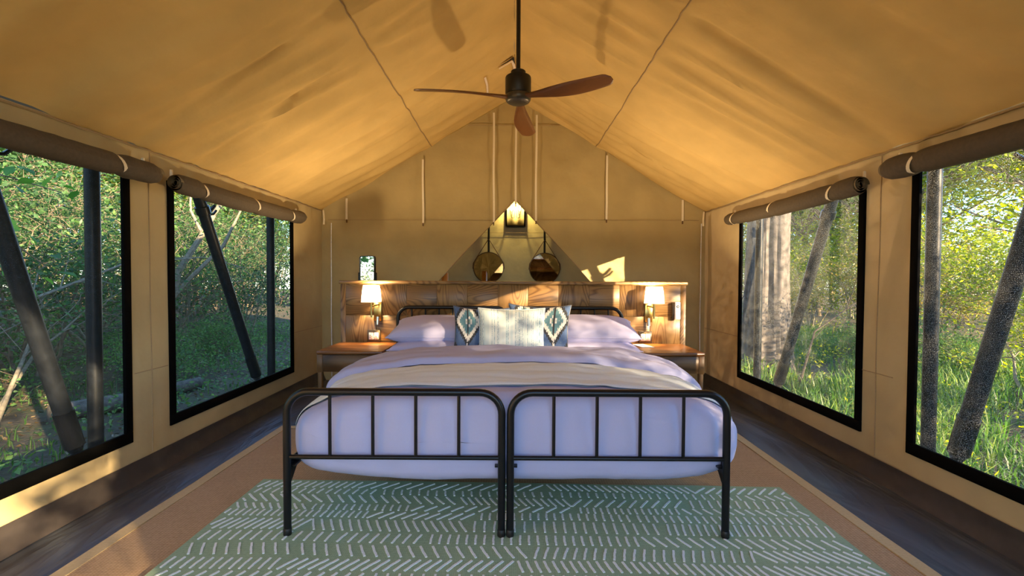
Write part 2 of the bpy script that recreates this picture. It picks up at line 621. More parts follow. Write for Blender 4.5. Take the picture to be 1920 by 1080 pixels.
for side, nm in ((-1, 'left'), (1, 'right')):
    cuts = [v for (s, a, c) in WINS.values() if s == side for v in (a + .01, c - .01)]
    ys = axis(Y0, Y1, cuts, .045)
    zs = axis(0.0, EAVE, (WZ0 + .01, WZ1, 1.66), .07)
    def keep(i, j, ys=ys, zs=zs, side=side):
        y, z = (ys[i] + ys[i + 1]) / 2, (zs[j] + zs[j + 1]) / 2
        return not any(s == side and a + .01 < y < c - .01 and WZ0 + .01 < z < WZ1 for (s, a, c) in WINS.values())
    b = MB().grid(wall_fn(side), ys, zs, keep, flip=(side > 0))
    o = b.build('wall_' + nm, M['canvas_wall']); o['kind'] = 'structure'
    # dark skirt where the wall meets the groundsheet
    def skirt(y, t, side=side):
        z = .118 * t
        w = .010 * nz(y * 6, t * 2, side) + .005 * nz(y * 17, t * 4, side)
        return (side * (WX - .012 - .035 * (1 - t) ** 2 + w * (.3 + .7 * math.sin(math.pi * min(1, t)))), y, z - .004)
    b = MB().grid(skirt, lin(Y0, YB, 170), lin(0, 1, 7), flip=(side > 0))
    o = b.build('baseboard_' + nm, M['skirt']); o['kind'] = 'structure'

# roof: long streaky wrinkles running down each slope
def roof_fn(side):
    def fn(y, s):
        x = WX * (1 - s)
        k = math.sin(math.pi * min(1, max(0, s * .97 + .02)))
        tn = 1 - .9 * math.exp(-((s - (1 - .88 / WX)) / .05) ** 2)
        w = .070 * nz(y * 3.2 + s * .8, s * .55, side * 4) + .034 * nz(y * 8.5 - s * 1.2, s * .8, side * 7) + .011 * nz(y * 20, s * 1.4, side)
        c1 = nz(y * 1.9 + s * .5, s * .35, side * 13); c2 = nz(y * 3.3 - s * .7, s * .5 + 2, side * 17)
        m1 = max(0, min(1, .75 + 1.6 * nz(y * .9, s * 1.6, side * 3))); m2 = max(0, min(1, .6 + 1.8 * nz(y * .8 + 5, s * 1.8, side * 9)))
        g1 = max(0, 1 - abs(c1) * 6.5); g2 = max(0, 1 - abs(c2) * 5)
        w += .075 * g1 * g1 * (3 - 2 * g1) * m1 - .060 * g2 * g2 * (3 - 2 * g2) * m2
        sag = -.03 * k
        d = (w * tn * (.3 + .7 * k)) + sag
        if s < .02 or s > .985: d *= .3
        return (side * (x - d * .5), y, EAVE + SLOPE * (WX - x) + d * .86)
    return fn
b = MB()
for side in (-1, 1):
    b.grid(roof_fn(side), lin(Y0 - .05, Y1, 300), lin(0, 1, 46), flip=(side > 0))
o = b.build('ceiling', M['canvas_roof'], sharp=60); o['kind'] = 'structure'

b = MB()
for side in (-1, 1):
    b.grid(lambda y, s, side=side: (side * 2.52 * (1 - s), y, RIDGE + .36 - SLOPE * 2.52 * (1 - s) + .01 * nz(y * 3, s * 2)),
           lin(Y0 - .2, Y1 + .4, 30), lin(0, 1, 12), flip=(side > 0))
o = b.build('fly_sheet', M['fly']); o['kind'] = 'structure'

# seams
k = 2
def seam(name_n, pts, r, mat='seam'):
    b = MB().tube(pts, r, 5)
    o = b.build('trim_%d' % name_n, M[mat]); o['kind'] = 'structure'
for side in (-1, 1):
    f = roof_fn(side)
    s0 = 1 - .88 / WX
    pts = []
    for y in lin(Y0, YB - .02, 120):
        p = f(y, s0); pts.append((p[0], p[1], p[2] - .003))
    seam(k, pts, .0042); k += 1
    g = wall_fn(side)
    pts = []
    for y in lin(Y0, YB - .02, 150):
        p = g(y, EAVE); pts.append((p[0] - side * .006, y, EAVE - .012 + .003 * nz(y * 8)))
    seam(k, pts, .0055); k += 1
    for yy in (2.745,):
        pts = []
        for z in lin(.12, EAVE - .02, 40):
            p = g(yy, z); pts.append((p[0] - side * .002, yy + .002 * nz(z * 3), z))
        seam(k, pts, .0028); k += 1
    # horizontal stitched seam low on the wall
    for (ya, yb) in ((2.62, 2.88), (4.55, YB)):
        if side > 0 and ya > 3: ya = 4.44
        pts = [(g(y, .60)[0] - side * .002, y, .60) for y in lin(ya, yb, 14)]
        seam(k, pts, .0025); k += 1

# back partition in two drawn-aside flaps
AP_X, AP_Z = .018, 1.985
def edge_x(z, side):
    if z >= AP_Z: return AP_X
    t = (AP_Z - z)
    return AP_X + side * (t * .90 + .035 * math.sin(min(1, t / 1.6) * math.pi))
b = MB()
for side in (-1, 1):
    def back(z, t, side=side):
        xo = side * min(WX, max(0.0, (RIDGE - z) / SLOPE))
        xe = edge_x(z, side)
        if abs(xo) < abs(xe): xo = xe
        x = xo + (xe - xo) * t
        w = .022 * nz(x * 1.5 + z * 1.8, z * 1.1 - x * .5, 11) + .010 * nz(x * 4 + z * 5, z * 3 - x * 3, 5)
        rel = 1 if z > .1 else .3
        return (x, YB + w * rel, z)
    zs = sorted(set(lin(0.0, AP_Z, 46) + lin(AP_Z, RIDGE - .01, 40)))
    b.grid(back, zs, lin(0, 1, 46), flip=(side > 0))
o = b.build('wall_back', M['canvas_back'], sharp=60); o['kind'] = 'structure'
# the hem that folds back along the opening
for side in (-1, 1):
    pts = [(edge_x(z, side), YB - .002, z) for z in lin(.02, AP_Z, 60)]
    seam(k, pts, .006); k += 1
pts = [(x, YB - .012, 1.76 + .004 * nz(x * 4)) for x in lin(-2.02, -.22, 40)]
seam(k, pts, .002); k += 1
pts = [(x, YB - .012, 1.77 + .004 * nz(x * 4)) for x in lin(.25, 2.02, 40)]
seam(k, pts, .002); k += 1
pts = [(x, YB - .016, 2.79) for x in lin(-.5, .5, 20)]
seam(k, pts, .003); k += 1

# far wall of the bathroom behind
b = MB().grid(lambda x, z: (x, Y1 + .015 * nz(x * 2, z * 2, 4), z if z < EAVE else min(z, RIDGE - SLOPE * abs(x))), lin(-WX, WX, 50), lin(0, RIDGE, 40))
o = b.build('wall_rear', M['canvas_bath']); o['kind'] = 'structure'
seam(k, [(x, Y1 - .02, 1.79) for x in lin(-1.2, 1.2, 10)], .0025); k += 1
# front gable over the open entrance, behind the camera
b = MB()
def front(x, t):
    zt = RIDGE - SLOPE * abs(x)
    zb = 0 if abs(x) > 1.81 else zt - .12
    zb = min(zb, zt)
    return (x, Y0, zb + (zt - zb) * t)
b.grid(front, axis(-WX, WX, (-1.8, 1.8, -1.82, 1.82), .1), lin(0, 1, 10))
o = b.build('wall_front', M['canvas_wall']); o['kind'] = 'structure'

# ------------------------------------------------------------------ windows: black border + gauze
for nm, (side, ya, yc) in WINS.items():
    w = bpy.data.objects.new(nm, None)
    w.location = (side * WX, (ya + yc) / 2, WZ0)
    put(w); w['kind'] = 'structure'
    x0, x1 = sorted((side * (WX - .013), side * (WX + .004)))
    zt = WZ1 + .02
    MB().box((x0, ya, WZ0), (x1, yc, WZ0 + BORDER_Z), .002).build('border_strip', M['black_band'], w)
    MB().box((x0, ya, WZ0 + BORDER_Z), (x1, ya + BORDER_Y, zt), .002).build('border_strip', M['black_band'], w)
    MB().box((x0, yc - BORDER_Y, WZ0 + BORDER_Z), (x1, yc, zt), .002).build('border_strip', M['black_band'], w)
    b = MB().grid(lambda y, z, side=side: (side * (WX + .004 + .003 * nz(y * 2, z * 2, side)), y, z),
                  lin(ya + .02, yc - .02, 24), lin(WZ0 + .03, zt, 20), flip=(side > 0))
    b.build('insect_screen', M['screen_left' if side < 0 else 'screen_right'], w)

# rolled canvas blinds over each window
def rolled_blind(side, ya, yc, z, label, straps, near_spiral):
    X = side * (WX - .075)
    t = thing('rolled_blind', label, 'blind', (X, (ya + yc) / 2, z - .055), 'rolled canvas blinds')
    b = MB()
    ys = lin(ya, yc, 60)
    n = 20
    def rad(y):
        e = min(1, (y - ya) / .05, (yc - y) / .05)
        r = .057 + .004 * nz(y * 5, side) + .0025 * nz(y * 17, side)
        for s in straps:
            r -= .010 * math.exp(-((y - s) / .03) ** 2)
        return r * (.80 + .2 * math.sqrt(max(0, e)))
    def fn(y, a):
        r = rad(y) * (1 + .06 * math.cos(a * 2 + y) + .03 * nz(math.cos(a) * 2, math.sin(a) * 2, y * 6))
        sag = -.012 * math.sin(math.pi * (y - ya) / (yc - ya))
        return (X + r * math.cos(a), y, z + r * math.sin(a) * .98 + sag)
    aa = lin(0, 2 * math.pi, n + 1)
    b.grid(fn, ys, aa, flip=True)
    b.build('canvas_roll', M['blind'], t)
    # spiral of the rolled layers shown at the near and far ends
    for ye, sg in ((ya, -1), (yc, 1)):
        e = MB()
        pts = []
        for i in range(64):
            a = i / 63 * math.pi * 5.4
            r = .046 - .034 * i / 63
            pts.append((X + r * math.cos(a), ye, z + r * math.sin(a)))
        vs_, fs = [], []
        for (px_, py_, pz_) in pts:
            vs_ += [(px_, ye + sg * .014, pz_), (px_, ye - sg * .03, pz_)]
        for i in range(63):
            fs.append((2 * i, 2 * i + 2, 2 * i + 3, 2 * i + 1))
        e.add(vs_, fs)
        e.lathe([(.001, 0), (.045, 0)], n=16, xf=Matrix.Translation((X, ye - sg * .012, z)) @ Matrix.Rotation(R(90), 4, 'X'))
        e.build('roll_end', M['blind_in'], t)
    for s in straps:
        b = MB()
        pts = []
        for i in range(17):
            a = R(-105 + 285 * i / 16)
            r = rad(s) + .004
            pts.append((X - side * r * math.cos(a) * 1.0, s - .028 * math.sin(a), z + r * math.sin(a) - .006))
        vs_, fs = [], []
        for p in pts:
            vs_ += [(p[0], p[1] - .011, p[2]), (p[0], p[1] + .011, p[2])]
        for i in range(16):
            fs.append((2 * i, 2 * i + 1, 2 * i + 3, 2 * i + 2))
        b.add(vs_, fs)
        b.build('strap', M['strap'], t)
    # little tab that holds it to the wall
    for s in (ya + .03, yc - .03):
        MB().box((side * (WX - .03) - .008, s - .006, z + .03), (side * (WX - .03) + .008, s + .006, z + .085), .002).build('tie_tab', M['strap'], t)

rolled_blind(-1, .70, 2.70, 1.715, 'long dark rolled canvas blind with one cream strap above the near left window', (1.2, 2.43), 0)
rolled_blind(-1, 2.86, 4.57, 1.70, 'rolled brown canvas blind with open spiral end above the far left window', (3.09, 3.72, 4.31), 1)
rolled_blind(1, 2.80, 4.50, 1.695, 'rolled brown canvas blind with open spiral end above the far right window', (3.02, 3.72, 4.36), 1)
rolled_blind(1, .66, 2.60, 1.735, 'long dark rolled canvas blind with cream strap above the near right window', (1.1, 2.40), 0)

# ------------------------------------------------------------------ straps and cords on the back canvas
def px(x, y, d):
    return ((x - 962) / F * d, 1.147 - (y - 519) / F * d)

hang = [(650, 374, 417, 'short cream webbing strap at the far left of the back canvas'),
        (793, 301, 423, 'cream webbing strap hanging left of the gathered opening, halfway to the left corner'),
        (925, 214, 421, 'long cream strap hanging just left of the lantern opening'),
        (966, 236, 385, 'middle cream cord ending at the peak of the opening'),
        (1004, 218, 418, 'long cream strap hanging just right of the lantern opening, partly behind the fan'),
        (1136, 292, 415, 'cream webbing strap hanging right of the opening, halfway to the right corner'),
        (1278, 374, 417, 'short cream webbing strap at the far right of the back canvas')]
for (xx, ya, yb, lab) in hang:
    d = YB - .045
    X, zt = px(xx, ya, d); _, zb = px(xx, yb, d)
    t = thing('hanging_strap', lab, 'strap', (X, d, zb), 'webbing straps on the back canvas')
    wd = .0105
    b = MB()
    def sf(z, x, X=X, d=d):
        return (X + x + .006 * nz(z * 2, X), d + .008 * nz(z * 3, X + 5), z)
    b.grid(sf, lin(zb + .02, zt, 14), [-wd, -wd * .4, wd * .4, wd])
    b.grid(lambda z, x: (sf(z, x)[0], sf(z, x)[1] + .004, z), lin(zb + .02, zt, 14), [-wd, wd], flip=True)
    b.build('webbing', M['strap'], t)
    MB().box((X - .006, d - .006, zb - .012), (X + .006, d + .010, zb + .022), .002).build('toggle', M['leather'], t)
for (side, lab) in ((-1, 'white tie cord curling down in the left back corner under the eave'), (1, 'white tie cord curling down in the right back corner under the eave')):
    X = side * 2.06
    pts = [(X, 5.17, 1.855), (X + side * -.012, 5.15, 1.82), (X - side * .02, 5.14, 1.76), (X - side * .018, 5.14, 1.70)]
    b = MB().tube(pts, .010, 6)
    tag(b.build('tie_cord', M['strap']), lab, 'cord', 'corner tie cords')
for xx, ya, yb, lab in ((621, 420, 655, 'thin white zip line down the left edge of the back canvas'), (1313, 418, 690, 'thin white zip line down the right edge of the back canvas')):
    d = YB - .04
    X, zt = px(xx, ya, d); _, zb = px(xx, yb, d)
    b = MB().tube([(X + .004 * nz(z * 2), d, z) for z in lin(.05, zt, 24)], .005, 6)
    tag(b.build('zip_cord', M['zip']), lab, 'cord', 'zip lines of the back canvas')

# tape and the little vent by the ridge, behind the fan rod
tp = thing('ridge_vent', 'small black vent flap edged with pale tape beside the fan rod at the roof ridge', 'vent', (-.1, 4.2, 2.95))
f = roof_fn(-1)
def on_roof(px_, py_):
    # the point of the left slope met by this line of sight
    a = (px_ - 962) / F; c = (519 - py_) / F
    d = (RIDGE - 1.147) / (c + SLOPE * abs(a))
    return Vector((a * d, d, 1.147 + c * d - .022))
b = MB()
pp = [on_roof(933, 126), on_roof(952, 113), on_roof(961, 106), on_roof(964, 121), on_roof(958, 112), on_roof(950, 117)]
b.add(pp, [(0, 1, 5), (1, 2, 4, 5), (2, 3, 4)])
b.build('vent_gap', M['dark_gap'], tp)
def tape(pts, w):
    b = MB()
    P3 = [on_roof(*p) for p in pts]
    vs_, fs = [], []
    for i, p in enumerate(P3):
        q = P3[min(i + 1, len(P3) - 1)] - P3[max(i - 1, 0)]
        n_ = q.cross(Vector((-.5, 0, .86))).normalized() * w
        vs_ += [p - n_ - Vector((0, 0, .004)), p + n_ - Vector((0, 0, .004))]
    for i in range(len(P3) - 1):
        fs.append((2 * i, 2 * i + 1, 2 * i + 3, 2 * i + 2))
    b.add(vs_, fs)
    b.build('seam_tape', M['white_tape'], tp)
tape([(934, 128), (950, 119), (959, 113)], .010)
tape([(959, 114), (962, 124), (964, 134)], .012)
tape([(908, 144), (912, 158), (913, 176)], .010)

# ------------------------------------------------------------------ tent poles outside
def tent_pole(foot, top, r, label, bracket=True, cap=True, bz=None):
    t = thing('tent_pole', label, 'pole', foot, 'outer tent poles')
    f_, p_ = Vector(foot), Vector(top)
    ax = (p_ - f_).normalized()
    if cap:
        MB().tube([f_ + ax * .10, p_], r, 14).build('shaft', M['pole'], t)
        MB().tube([f_, f_ + ax * .012, f_ + ax * .075, f_ + ax * .08, f_ + ax * .30], [r * .35, r * .42, r * .98, r * 1.16, r * 1.14], 14).build('foot_cap', M['black_metal'], t)
        MB().tube([f_ + ax * .03 + Vector((-.03, 0, 0)), f_ + ax * .03 + Vector((.03, 0, 0))], .007, 8).build('bolt', M['steel'], t)
    else:
        MB().tube([f_, p_], r, 14).build('shaft', M['pole'], t)
    if bracket:
        q = f_ + ax * ((p_ - f_).length * .885)
        b = MB().tube([q - ax * .03, q + ax * .03], r * 1.25, 12)
        b.tube([q, q + Vector((0, .09, .012)), q + Vector((0, .15, .055))], [.02, .018, .013], 8)
        b.tube([q + Vector((0, .05, -.03)), q + Vector((0, .13, -.015)), q + Vector((0, .17, .02))], .010, 6)
        b.build('clamp_bracket', M['black_metal'], t)
    return t
PX = 2.45
GZ = -.02
tent_pole((-PX, 2.66, .115), (-PX, 2.10, 1.95), .042, 'thick slanting tent pole with pointed foot outside the near left window')
tent_pole((-PX, 2.775, .113), (-PX, 2.775, 1.93), .038, 'upright dark tent pole outside the near left window', bracket=False, cap=False)
tent_pole((-PX, 4.56, .125), (-PX, 3.66, 1.86), .042, 'thick slanting tent pole with clamp outside the far left window')
tent_pole((-PX, 4.81, .113), (-PX, 4.81, 1.93), .038, 'upright dark tent pole near the right edge of the far left window', bracket=False, cap=False)
tent_pole((PX, 4.40, .118), (PX, 3.64, 1.84), .042, 'slanting sun flecked tent pole with clamp outside the far right window')
tent_pole((PX, 4.76, .113), (PX, 4.76, 1.93), .036, 'upright dark tent pole in front of the big trunk in the far right window', bracket=False, cap=False)
tent_pole((PX, 2.62, .115), (PX, 2.12, 1.95), .044, 'thick slanting tent pole with pointed foot outside the near right window')
tent_pole((PX, 2.79, .113), (PX, 2.79, 1.93), .036, 'upright dark tent pole outside the near right window', bracket=False, cap=False)

# ------------------------------------------------------------------ rugs
def rug_plane(b, x0, x1, y0, y1, z, amp=.002):
    b.grid(lambda x, y: (x, y, z + amp * nz(x * 3, y * 3)), lin(x0, x1, 60), lin(y0, y1, 60))
    for (p, q) in (((x0, y0), (x1, y0)), ((x1, y0), (x1, y1)), ((x1, y1), (x0, y1)), ((x0, y1), (x0, y0))):
        b.add([(p[0], p[1], .0), (q[0], q[1], .0), (q[0], q[1], z), (p[0], p[1], z)], [(0, 1, 2, 3)])
    return b
jx0, jx1, jy0, jy1 = -1.745, 1.645, -.9, 3.575
t = thing('jute_rug', 'large brown woven jute floor mat with tan border under the bed', 'rug', (0, 1.9, 0))
rug_plane(MB(), jx0 + .05, jx1 - .05, jy0 + .05, jy1 - .05, .008).build('woven_field', M['jute'], t)
for (xa, xb, ya, yb) in ((jx0, jx0 + .06, jy0, jy1), (jx1 - .06, jx1, jy0, jy1), (jx0 + .06, jx1 - .06, jy0, jy0 + .06), (jx0 + .06, jx1 - .06, jy1 - .06, jy1)):
    b = MB().grid(lambda x, y: (x + .004 * nz(y * 2.5, 3), y, .012 + .003 * nz(x * 20, y * 3)), lin(xa, xb, 4), lin(ya, yb, 80))
    b.grid(lambda s, y: ((xa if s < .5 else xb) + .004 * nz(y * 2.5, 3), y, 0 if s in (0, 1) else .012), [0, .1], lin(ya, yb, 30))
    b.grid(lambda s, y: ((xa if s < .5 else xb) + .004 * nz(y * 2.5, 3), y, .012 if s < .95 else 0), [.9, 1], lin(ya, yb, 30))
    b.build('border', M['jute_border'], t)

gx0, gx1, gy0, gy1 = -1.375, 1.44, .55, 2.575
skew = -.022         # the far edge is not quite square to the bed
t = thing('green_rug', 'sage green flatweave rug with broken white line pattern before the bed', 'rug', (0, 1.5, .012))
def rug_pt(x, y, z):
    yy = y + skew * x * (y - gy0) / (gy1 - gy0)
    return (x, yy, z + .0025 * nz(x * 2.5, yy * 2.5, 2) + .0015)
b = MB().grid(lambda x, y: rug_pt(x, y, .020), lin(gx0, gx1, 70), lin(gy0, gy1, 60))
for (xs, ys) in ((lin(gx0, gx1, 70), [gy1]), (lin(gx0, gx1, 70), [gy0]), ([gx0], lin(gy0, gy1, 60)), ([gx1], lin(gy0, gy1, 60))):
    L = [(x, y) for x in xs for y in ys]
    for (p, q) in zip(L[:-1], L[1:]):
        b.add([rug_pt(*p, .020), rug_pt(*q, .020), rug_pt(*q, .0085), rug_pt(*p, .0085)], [(0, 1, 2, 3)])
b.build('flatweave', M['green_rug'], t)
# woven-in dashes: bands of slanting strokes that flip direction
rng = random.Random(21)
b = MB()
y = gy1 - .015
band = 0
def dash(x, y, a, L, w):
    c, s = math.cos(a), math.sin(a)
    ts = lin(0, 1, 4)
    for i in range(3):
        q = []
        for tt, sg in ((ts[i], -1), (ts[i], 1), (ts[i + 1], 1), (ts[i + 1], -1)):
            jig = .0006 * (1 if i % 2 else -1)
            q.append((x + c * L * (tt - .5) - s * (w * sg + jig), y + s * L * (tt - .5) + c * (w * sg + jig)))
        if any(not (gx0 + .01 < p[0] < gx1 - .01 and gy0 < p[1] < gy1 - .008) for p in q):
            continue
        top = [rug_pt(p[0], p[1], .0232) for p in q]
        bot = [rug_pt(p[0], p[1], .020) for p in q]
        b.add(top + bot, [(0, 3, 2, 1), (0, 1, 5, 4), (1, 2, 6, 5), (2, 3, 7, 6), (3, 0, 4, 7)])
while y > gy0 + .05:
    H = rng.choice((.075, .09, .10, .115, .095, .065))
    x = gx0 - .05
    sgn = 1 if band % 2 else -1
    while x < gx1 + .05:
        seg = rng.uniform(.35, .95)
        lean = rng.choice((0, 8, 16, 26, 36, 46)) * rng.choice((1, -1, sgn))
        pitch = rng.choice((.033, .038, .045))
        x_end = x + seg
        while x < x_end:
            a = R(90 + lean + rng.uniform(-2, 2))
            L = H * .86 / max(.5, math.cos(R(lean)))
            yy = y - H / 2 + .012 * nz(x * 1.4, band * 3.1)
            dash(x, yy, a, min(L, H * 1.35) * .9, .0044)
            x += pitch / max(.62, math.cos(R(lean)))
        x += .012
    y -= H
    band += 1
o = b.build('woven_dashes', M['dash'], t, smooth=False); tag(o, 'short white raised woven strokes', kind='stuff')

# ------------------------------------------------------------------ beds
BZ = .60        # top of the bedding in the middle
def bed_frame(xa, xb, label):
    t = thing('metal_bed', label, 'bed', ((xa + xb) / 2, 3.0, 0), 'twin metal bed frames')
    yf, yh = 2.04, 4.03
    r = .0165
    rc = .095
    zt = .648
    # footboard hoop whose ends are the front legs
    pts = [(xa, yf, .024), (xa, yf, zt - rc)] + arc((xa + rc, zt - rc), rc, 180, 90, 8, fixed=(0, yf, 0)) + \
          arc((xb - rc, zt - rc), rc, 90, 0, 8, fixed=(0, yf, 0)) + [(xb, yf, .024)]
    MB().tube(pts, r, 14).build('footboard_hoop', M['black_metal'], t)
    MB().tube([(xa, yf, .364), (xb, yf, .364)], .010, 10).build('lower_rail', M['black_metal'], t)
    n = 4
    for i in range(n):
        x = xa + (xb - xa) * (i + 1) / (n + 1)
        MB().tube([(x, yf, .364), (x, yf, zt)], .0075, 8).build('spindle', M['black_metal'], t)
    for x in (xa, xb):
        MB().lathe([(.0155, .0), (.0175, .004), (.0175, .03), (.016, .032)], (x, yf, .022), 12).build('foot_cap', M['fan_black'], t)
    # headboard hoop
    zh = .885
    pts = [(xa, yh, .01), (xa, yh, zh - rc)] + arc((xa + rc, zh - rc), rc, 180, 90, 8, fixed=(0, yh, 0)) + \
          arc((xb - rc, zh - rc), rc, 90, 0, 8, fixed=(0, yh, 0)) + [(xb, yh, .01)]
    MB().tube(pts, .0155, 14).build('headboard_hoop', M['black_metal'], t)
    MB().tube([(xa, yh, .45), (xb, yh, .45)], .010, 10).build('lower_rail', M['black_metal'], t)
    n = 7
    for i in range(n):
        x = xa + (xb - xa) * (i + 1) / (n + 1)
        MB().tube([(x, yh, .45), (x, yh, zh)], .0072, 8).build('spindle', M['black_metal'], t)
    # angle-iron side rails with a gusset at the foot
    for x, s in ((xa, 1), (xb, -1)):
        b = MB().box((min(x, x + s * .03), yf + .01, .318), (max(x, x + s * .03), yh - .01, .325))
        b.box((min(x, x + s * .005), yf + .01, .318), (max(x, x + s * .005), yh - .01, .352))
        b.build('side_rail', M['black_metal'], t)
        b = MB()
        xx = x + s * .004
        tri = [(xx, yf + .012, .235), (xx, yf + .012, .318), (xx, yf + .10, .318)]
        b.add([(p[0] - .003, p[1], p[2]) for p in tri] + [(p[0] + .003, p[1], p[2]) for p in tri],
              [(0, 2, 1), (3, 4, 5), (0, 1, 4, 3), (1, 2, 5, 4), (2, 0, 3, 5)])
        b.build('corner_gusset', M['black_metal'], t)
    for i in range(9):
        yy = yf + .15 + i * .21
        MB().box((xa + .03, yy, .326), (xb - .03, yy + .05, .334)).build('bed_slat', M['black_metal'], t)
BX = [(-.974, -.046), (-.008, .924)]
bed_frame(*BX[0], 'left black tubular metal single bed frame on the green rug')
bed_frame(*BX[1], 'right black tubular metal single bed frame on the green rug')
for (xa, xb), lab in zip(BX, ('white mattress on the left bed frame, hidden under the duvet', 'white mattress on the right bed frame, hidden under the duvet')):
    b = MB().box((xa + .025, 2.22, .335), (xb - .025, 4.0, .52), .04)
    tag(b.build('mattress', M['sheet']), lab, 'mattress', 'mattresses on the twin beds')

# duvet: a soft closed-section shell over both mattresses
DX = .015
def sec(y, th):
    """cross-section of the duvet: th 0 = right side, 90 = top, 180 = left side"""
    f_ = max(0, min(1, (y - 2.1) / 1.0))
    W = 1.0 + .125 * f_
    zc = .435 - .01 * f_
    up = .195 + .005 * f_
    dn = .210 - .04 * f_
    n1 = 3.4 - 1.1 * f_
    if math.sin(th) < 0: n1 = 3.4 + .9 * min(1, -2 * math.sin(th)) - 1.1 * f_
    c, s = math.cos(th), math.sin(th)
    x = W * math.copysign(abs(c) ** (2 / n1), c)
    z = math.copysign(abs(s) ** (2 / (2.5 if s > 0 else 4.0)), s)
    z = zc + z * (up if s > 0 else dn)
    return DX + x, z
def sec_n(y, th):
    e = .02
    x0, z0 = sec(y, th - e); x1, z1 = sec(y, th + e)
    t_ = Vector((x1 - x0, 0, z1 - z0))
    if t_.length < 1e-9: return Vector((0, 0, 1))
    t_.normalize()
    return Vector((t_.z, 0, -t_.x))
BARS = []
for xa, xb in BX:
    BARS += [xa + (xb - xa) * i / 5 for i in range(6)]
def wrinkle(x, y, z, a=1.0):
    return a * 1.35 * (.012 * nz(x * 2.6, y * 2.6, z * 3) + .006 * nz(x * 7, y * 6, z * 7) + .0035 * nz(x * 16, y * 5, z * 15))
th_a, th_b = R(-52), R(232)
ths = [i / 170 for i in range(171)]
b = MB()
rows = []
YF = 2.072
# front face rows growing out of the middle, then the rounded rim, then the body
for k_ in (.0, .12, .25, .4, .55, .7, .82, .92): rows.append(('f', k_))
for a in (0, 12, 25, 40, 55, 70, 82): rows.append(('r', a))
for y in lin(YF + .105, 3.42, 72): rows.append(('b', y))
def duvet_pt(row, t01):
    kind, v = row
    ext = 1.0 if kind != 'b' else max(0.0, 1 - (v - YF - .105) / .12)     # the front hem rolls right under
    a0, a1 = th_a - R(38) * ext, th_b + R(38) * ext
    th = a0 + (a1 - a0) * t01
    if kind == 'b':
        x, z = sec(v, th); n_ = sec_n(v, th)
        w = wrinkle(x, v, z)
        side = abs(math.cos(th))
        w += .014 * side ** 4 * nz(v * 9, z * 3, x)           # gathered folds down the sides
        return (x + n_.x * w, v, z + n_.z * w)
    RY = .10
    if kind == 'r':
        a = R(v)
        ins = RY * (1 - math.sin(a)); y = YF + RY * (1 - math.cos(R(90) - a) * 1.0) if False else YF + RY * (1 - math.cos(a))
        ins = RY * (1 - math.sin(a))
    else:
        ins = RY; y = YF
    x, z = sec(2.15, th); n_ = sec_n(2.15, th)
    x -= n_.x * ins * 1.1; z -= n_.z * ins * .75
    if kind == 'f':
        zm = .42
        kx = v / .96
        x = DX + (x - DX) * (.3 + .7 * kx) if v > 0 else DX + (x - DX) * .3
        x = DX + (sec(2.15, th)[0] - n_.x * ins * 1.1 - DX) * (.90 + .1 * kx)
        z = zm + (z - zm) * kx
        y -= .016 * (1 - kx ** 2)
    # the footboard bars press soft grooves into the filling
    g = sum(math.exp(-((x - bx) / .030) ** 2) for bx in BARS)
    zz = max(0, min(1, (z - .30) / .08))
    y += .018 * g * zz * (1 if kind == 'f' else math.cos(R(v)))
    if abs(z - .364) < .05: y += .003 * math.exp(-((z - .364) / .02) ** 2)
    y += wrinkle(x, y * .5, z, .8)
    y = YF - .014 + math.log1p(math.exp((y - YF + .014) / .006)) * .006      # never through the bars
    return (x, y, z + .5 * wrinkle(x, 0, z * 2, 1) * (0 if kind == 'f' else 1) + (.012 * nz(x * 3, 7) if z < .32 else 0))
b.grid(duvet_pt, rows, ths, flip=False)
o = b.build('duvet', M['lavender'], sharp=80)
tag(o, 'puffy lavender duvet spread over both beds', 'duvet')

# the turned-back head end of the duvet, lying on it
def strip_over(y0, y1, off, th0, th1, thick, rnd, ny, nt, seed, amp, yshift=None, arcfn=None):
    b = MB()
    prof = []
    for i in range(ny):
        u = i / (ny - 1)
        prof.append(u)
    def pt(u, th, inner):
        sh = yshift(th) if yshift else 0
        y = y0 + (y1 - y0) * u + sh
        e = min(u, 1 - u) * (y1 - y0)
        lift = off + thick * (math.sqrt(max(0, 1 - (1 - min(1, e / rnd)) ** 2)))
        if inner: lift = off * .4
        x, z = sec(y, th); n_ = sec_n(y, th)
        w = wrinkle(x, y, z) + .014 * abs(math.cos(th)) ** 4 * nz(y * 9, z * 3, x)
        if not inner:
            w += amp * nz(x * 5 + seed, y * 9, z * 4) + amp * .6 * nz(x * 3 + seed, y * 22, z * 2)
        return (x + n_.x * (w + lift), y, z + n_.z * (w + lift))
    tt = [th0 + (th1 - th0) * i / (nt - 1) for i in range(nt)]
    b.grid(lambda u, th: pt(u, th, False), prof, tt)
    b.grid(lambda u, th: pt(u, th, True), prof, tt, flip=True)
    for th in (tt[0], tt[-1]):
        for i in range(ny - 1):
            b.add([pt(prof[i], th, 0), pt(prof[i + 1], th, 0), pt(prof[i + 1], th, 1), pt(prof[i], th, 1)], [(0, 1, 2, 3)])
    return b
fold = strip_over(2.84, 3.36, .004, R(-30), R(210), .045, .075, 34, 130, 3, .012,
                  yshift=lambda th: .03 * math.sin(th * 2) * 0)
o = fold.build('duvet_fold', M['lavender'], sharp=80)
dv = bpy.data.objects['duvet']
o.parent = dv
o.location = o.location - dv.location
o['label'] = 'thick turned-back head end'

thr = strip_over(2.24, 2.80, .010, R(-18), R(198), .006, .015, 34, 130, 9, .007,
                 yshift=lambda th: .02 * math.cos(th * 1.0) + .012 * nz(th * 3, 1))
o = thr.build('throw_blanket', M['throw'], sharp=80)
tag(o, 'pale off-white knitted throw laid across the middle of the bed', 'blanket')


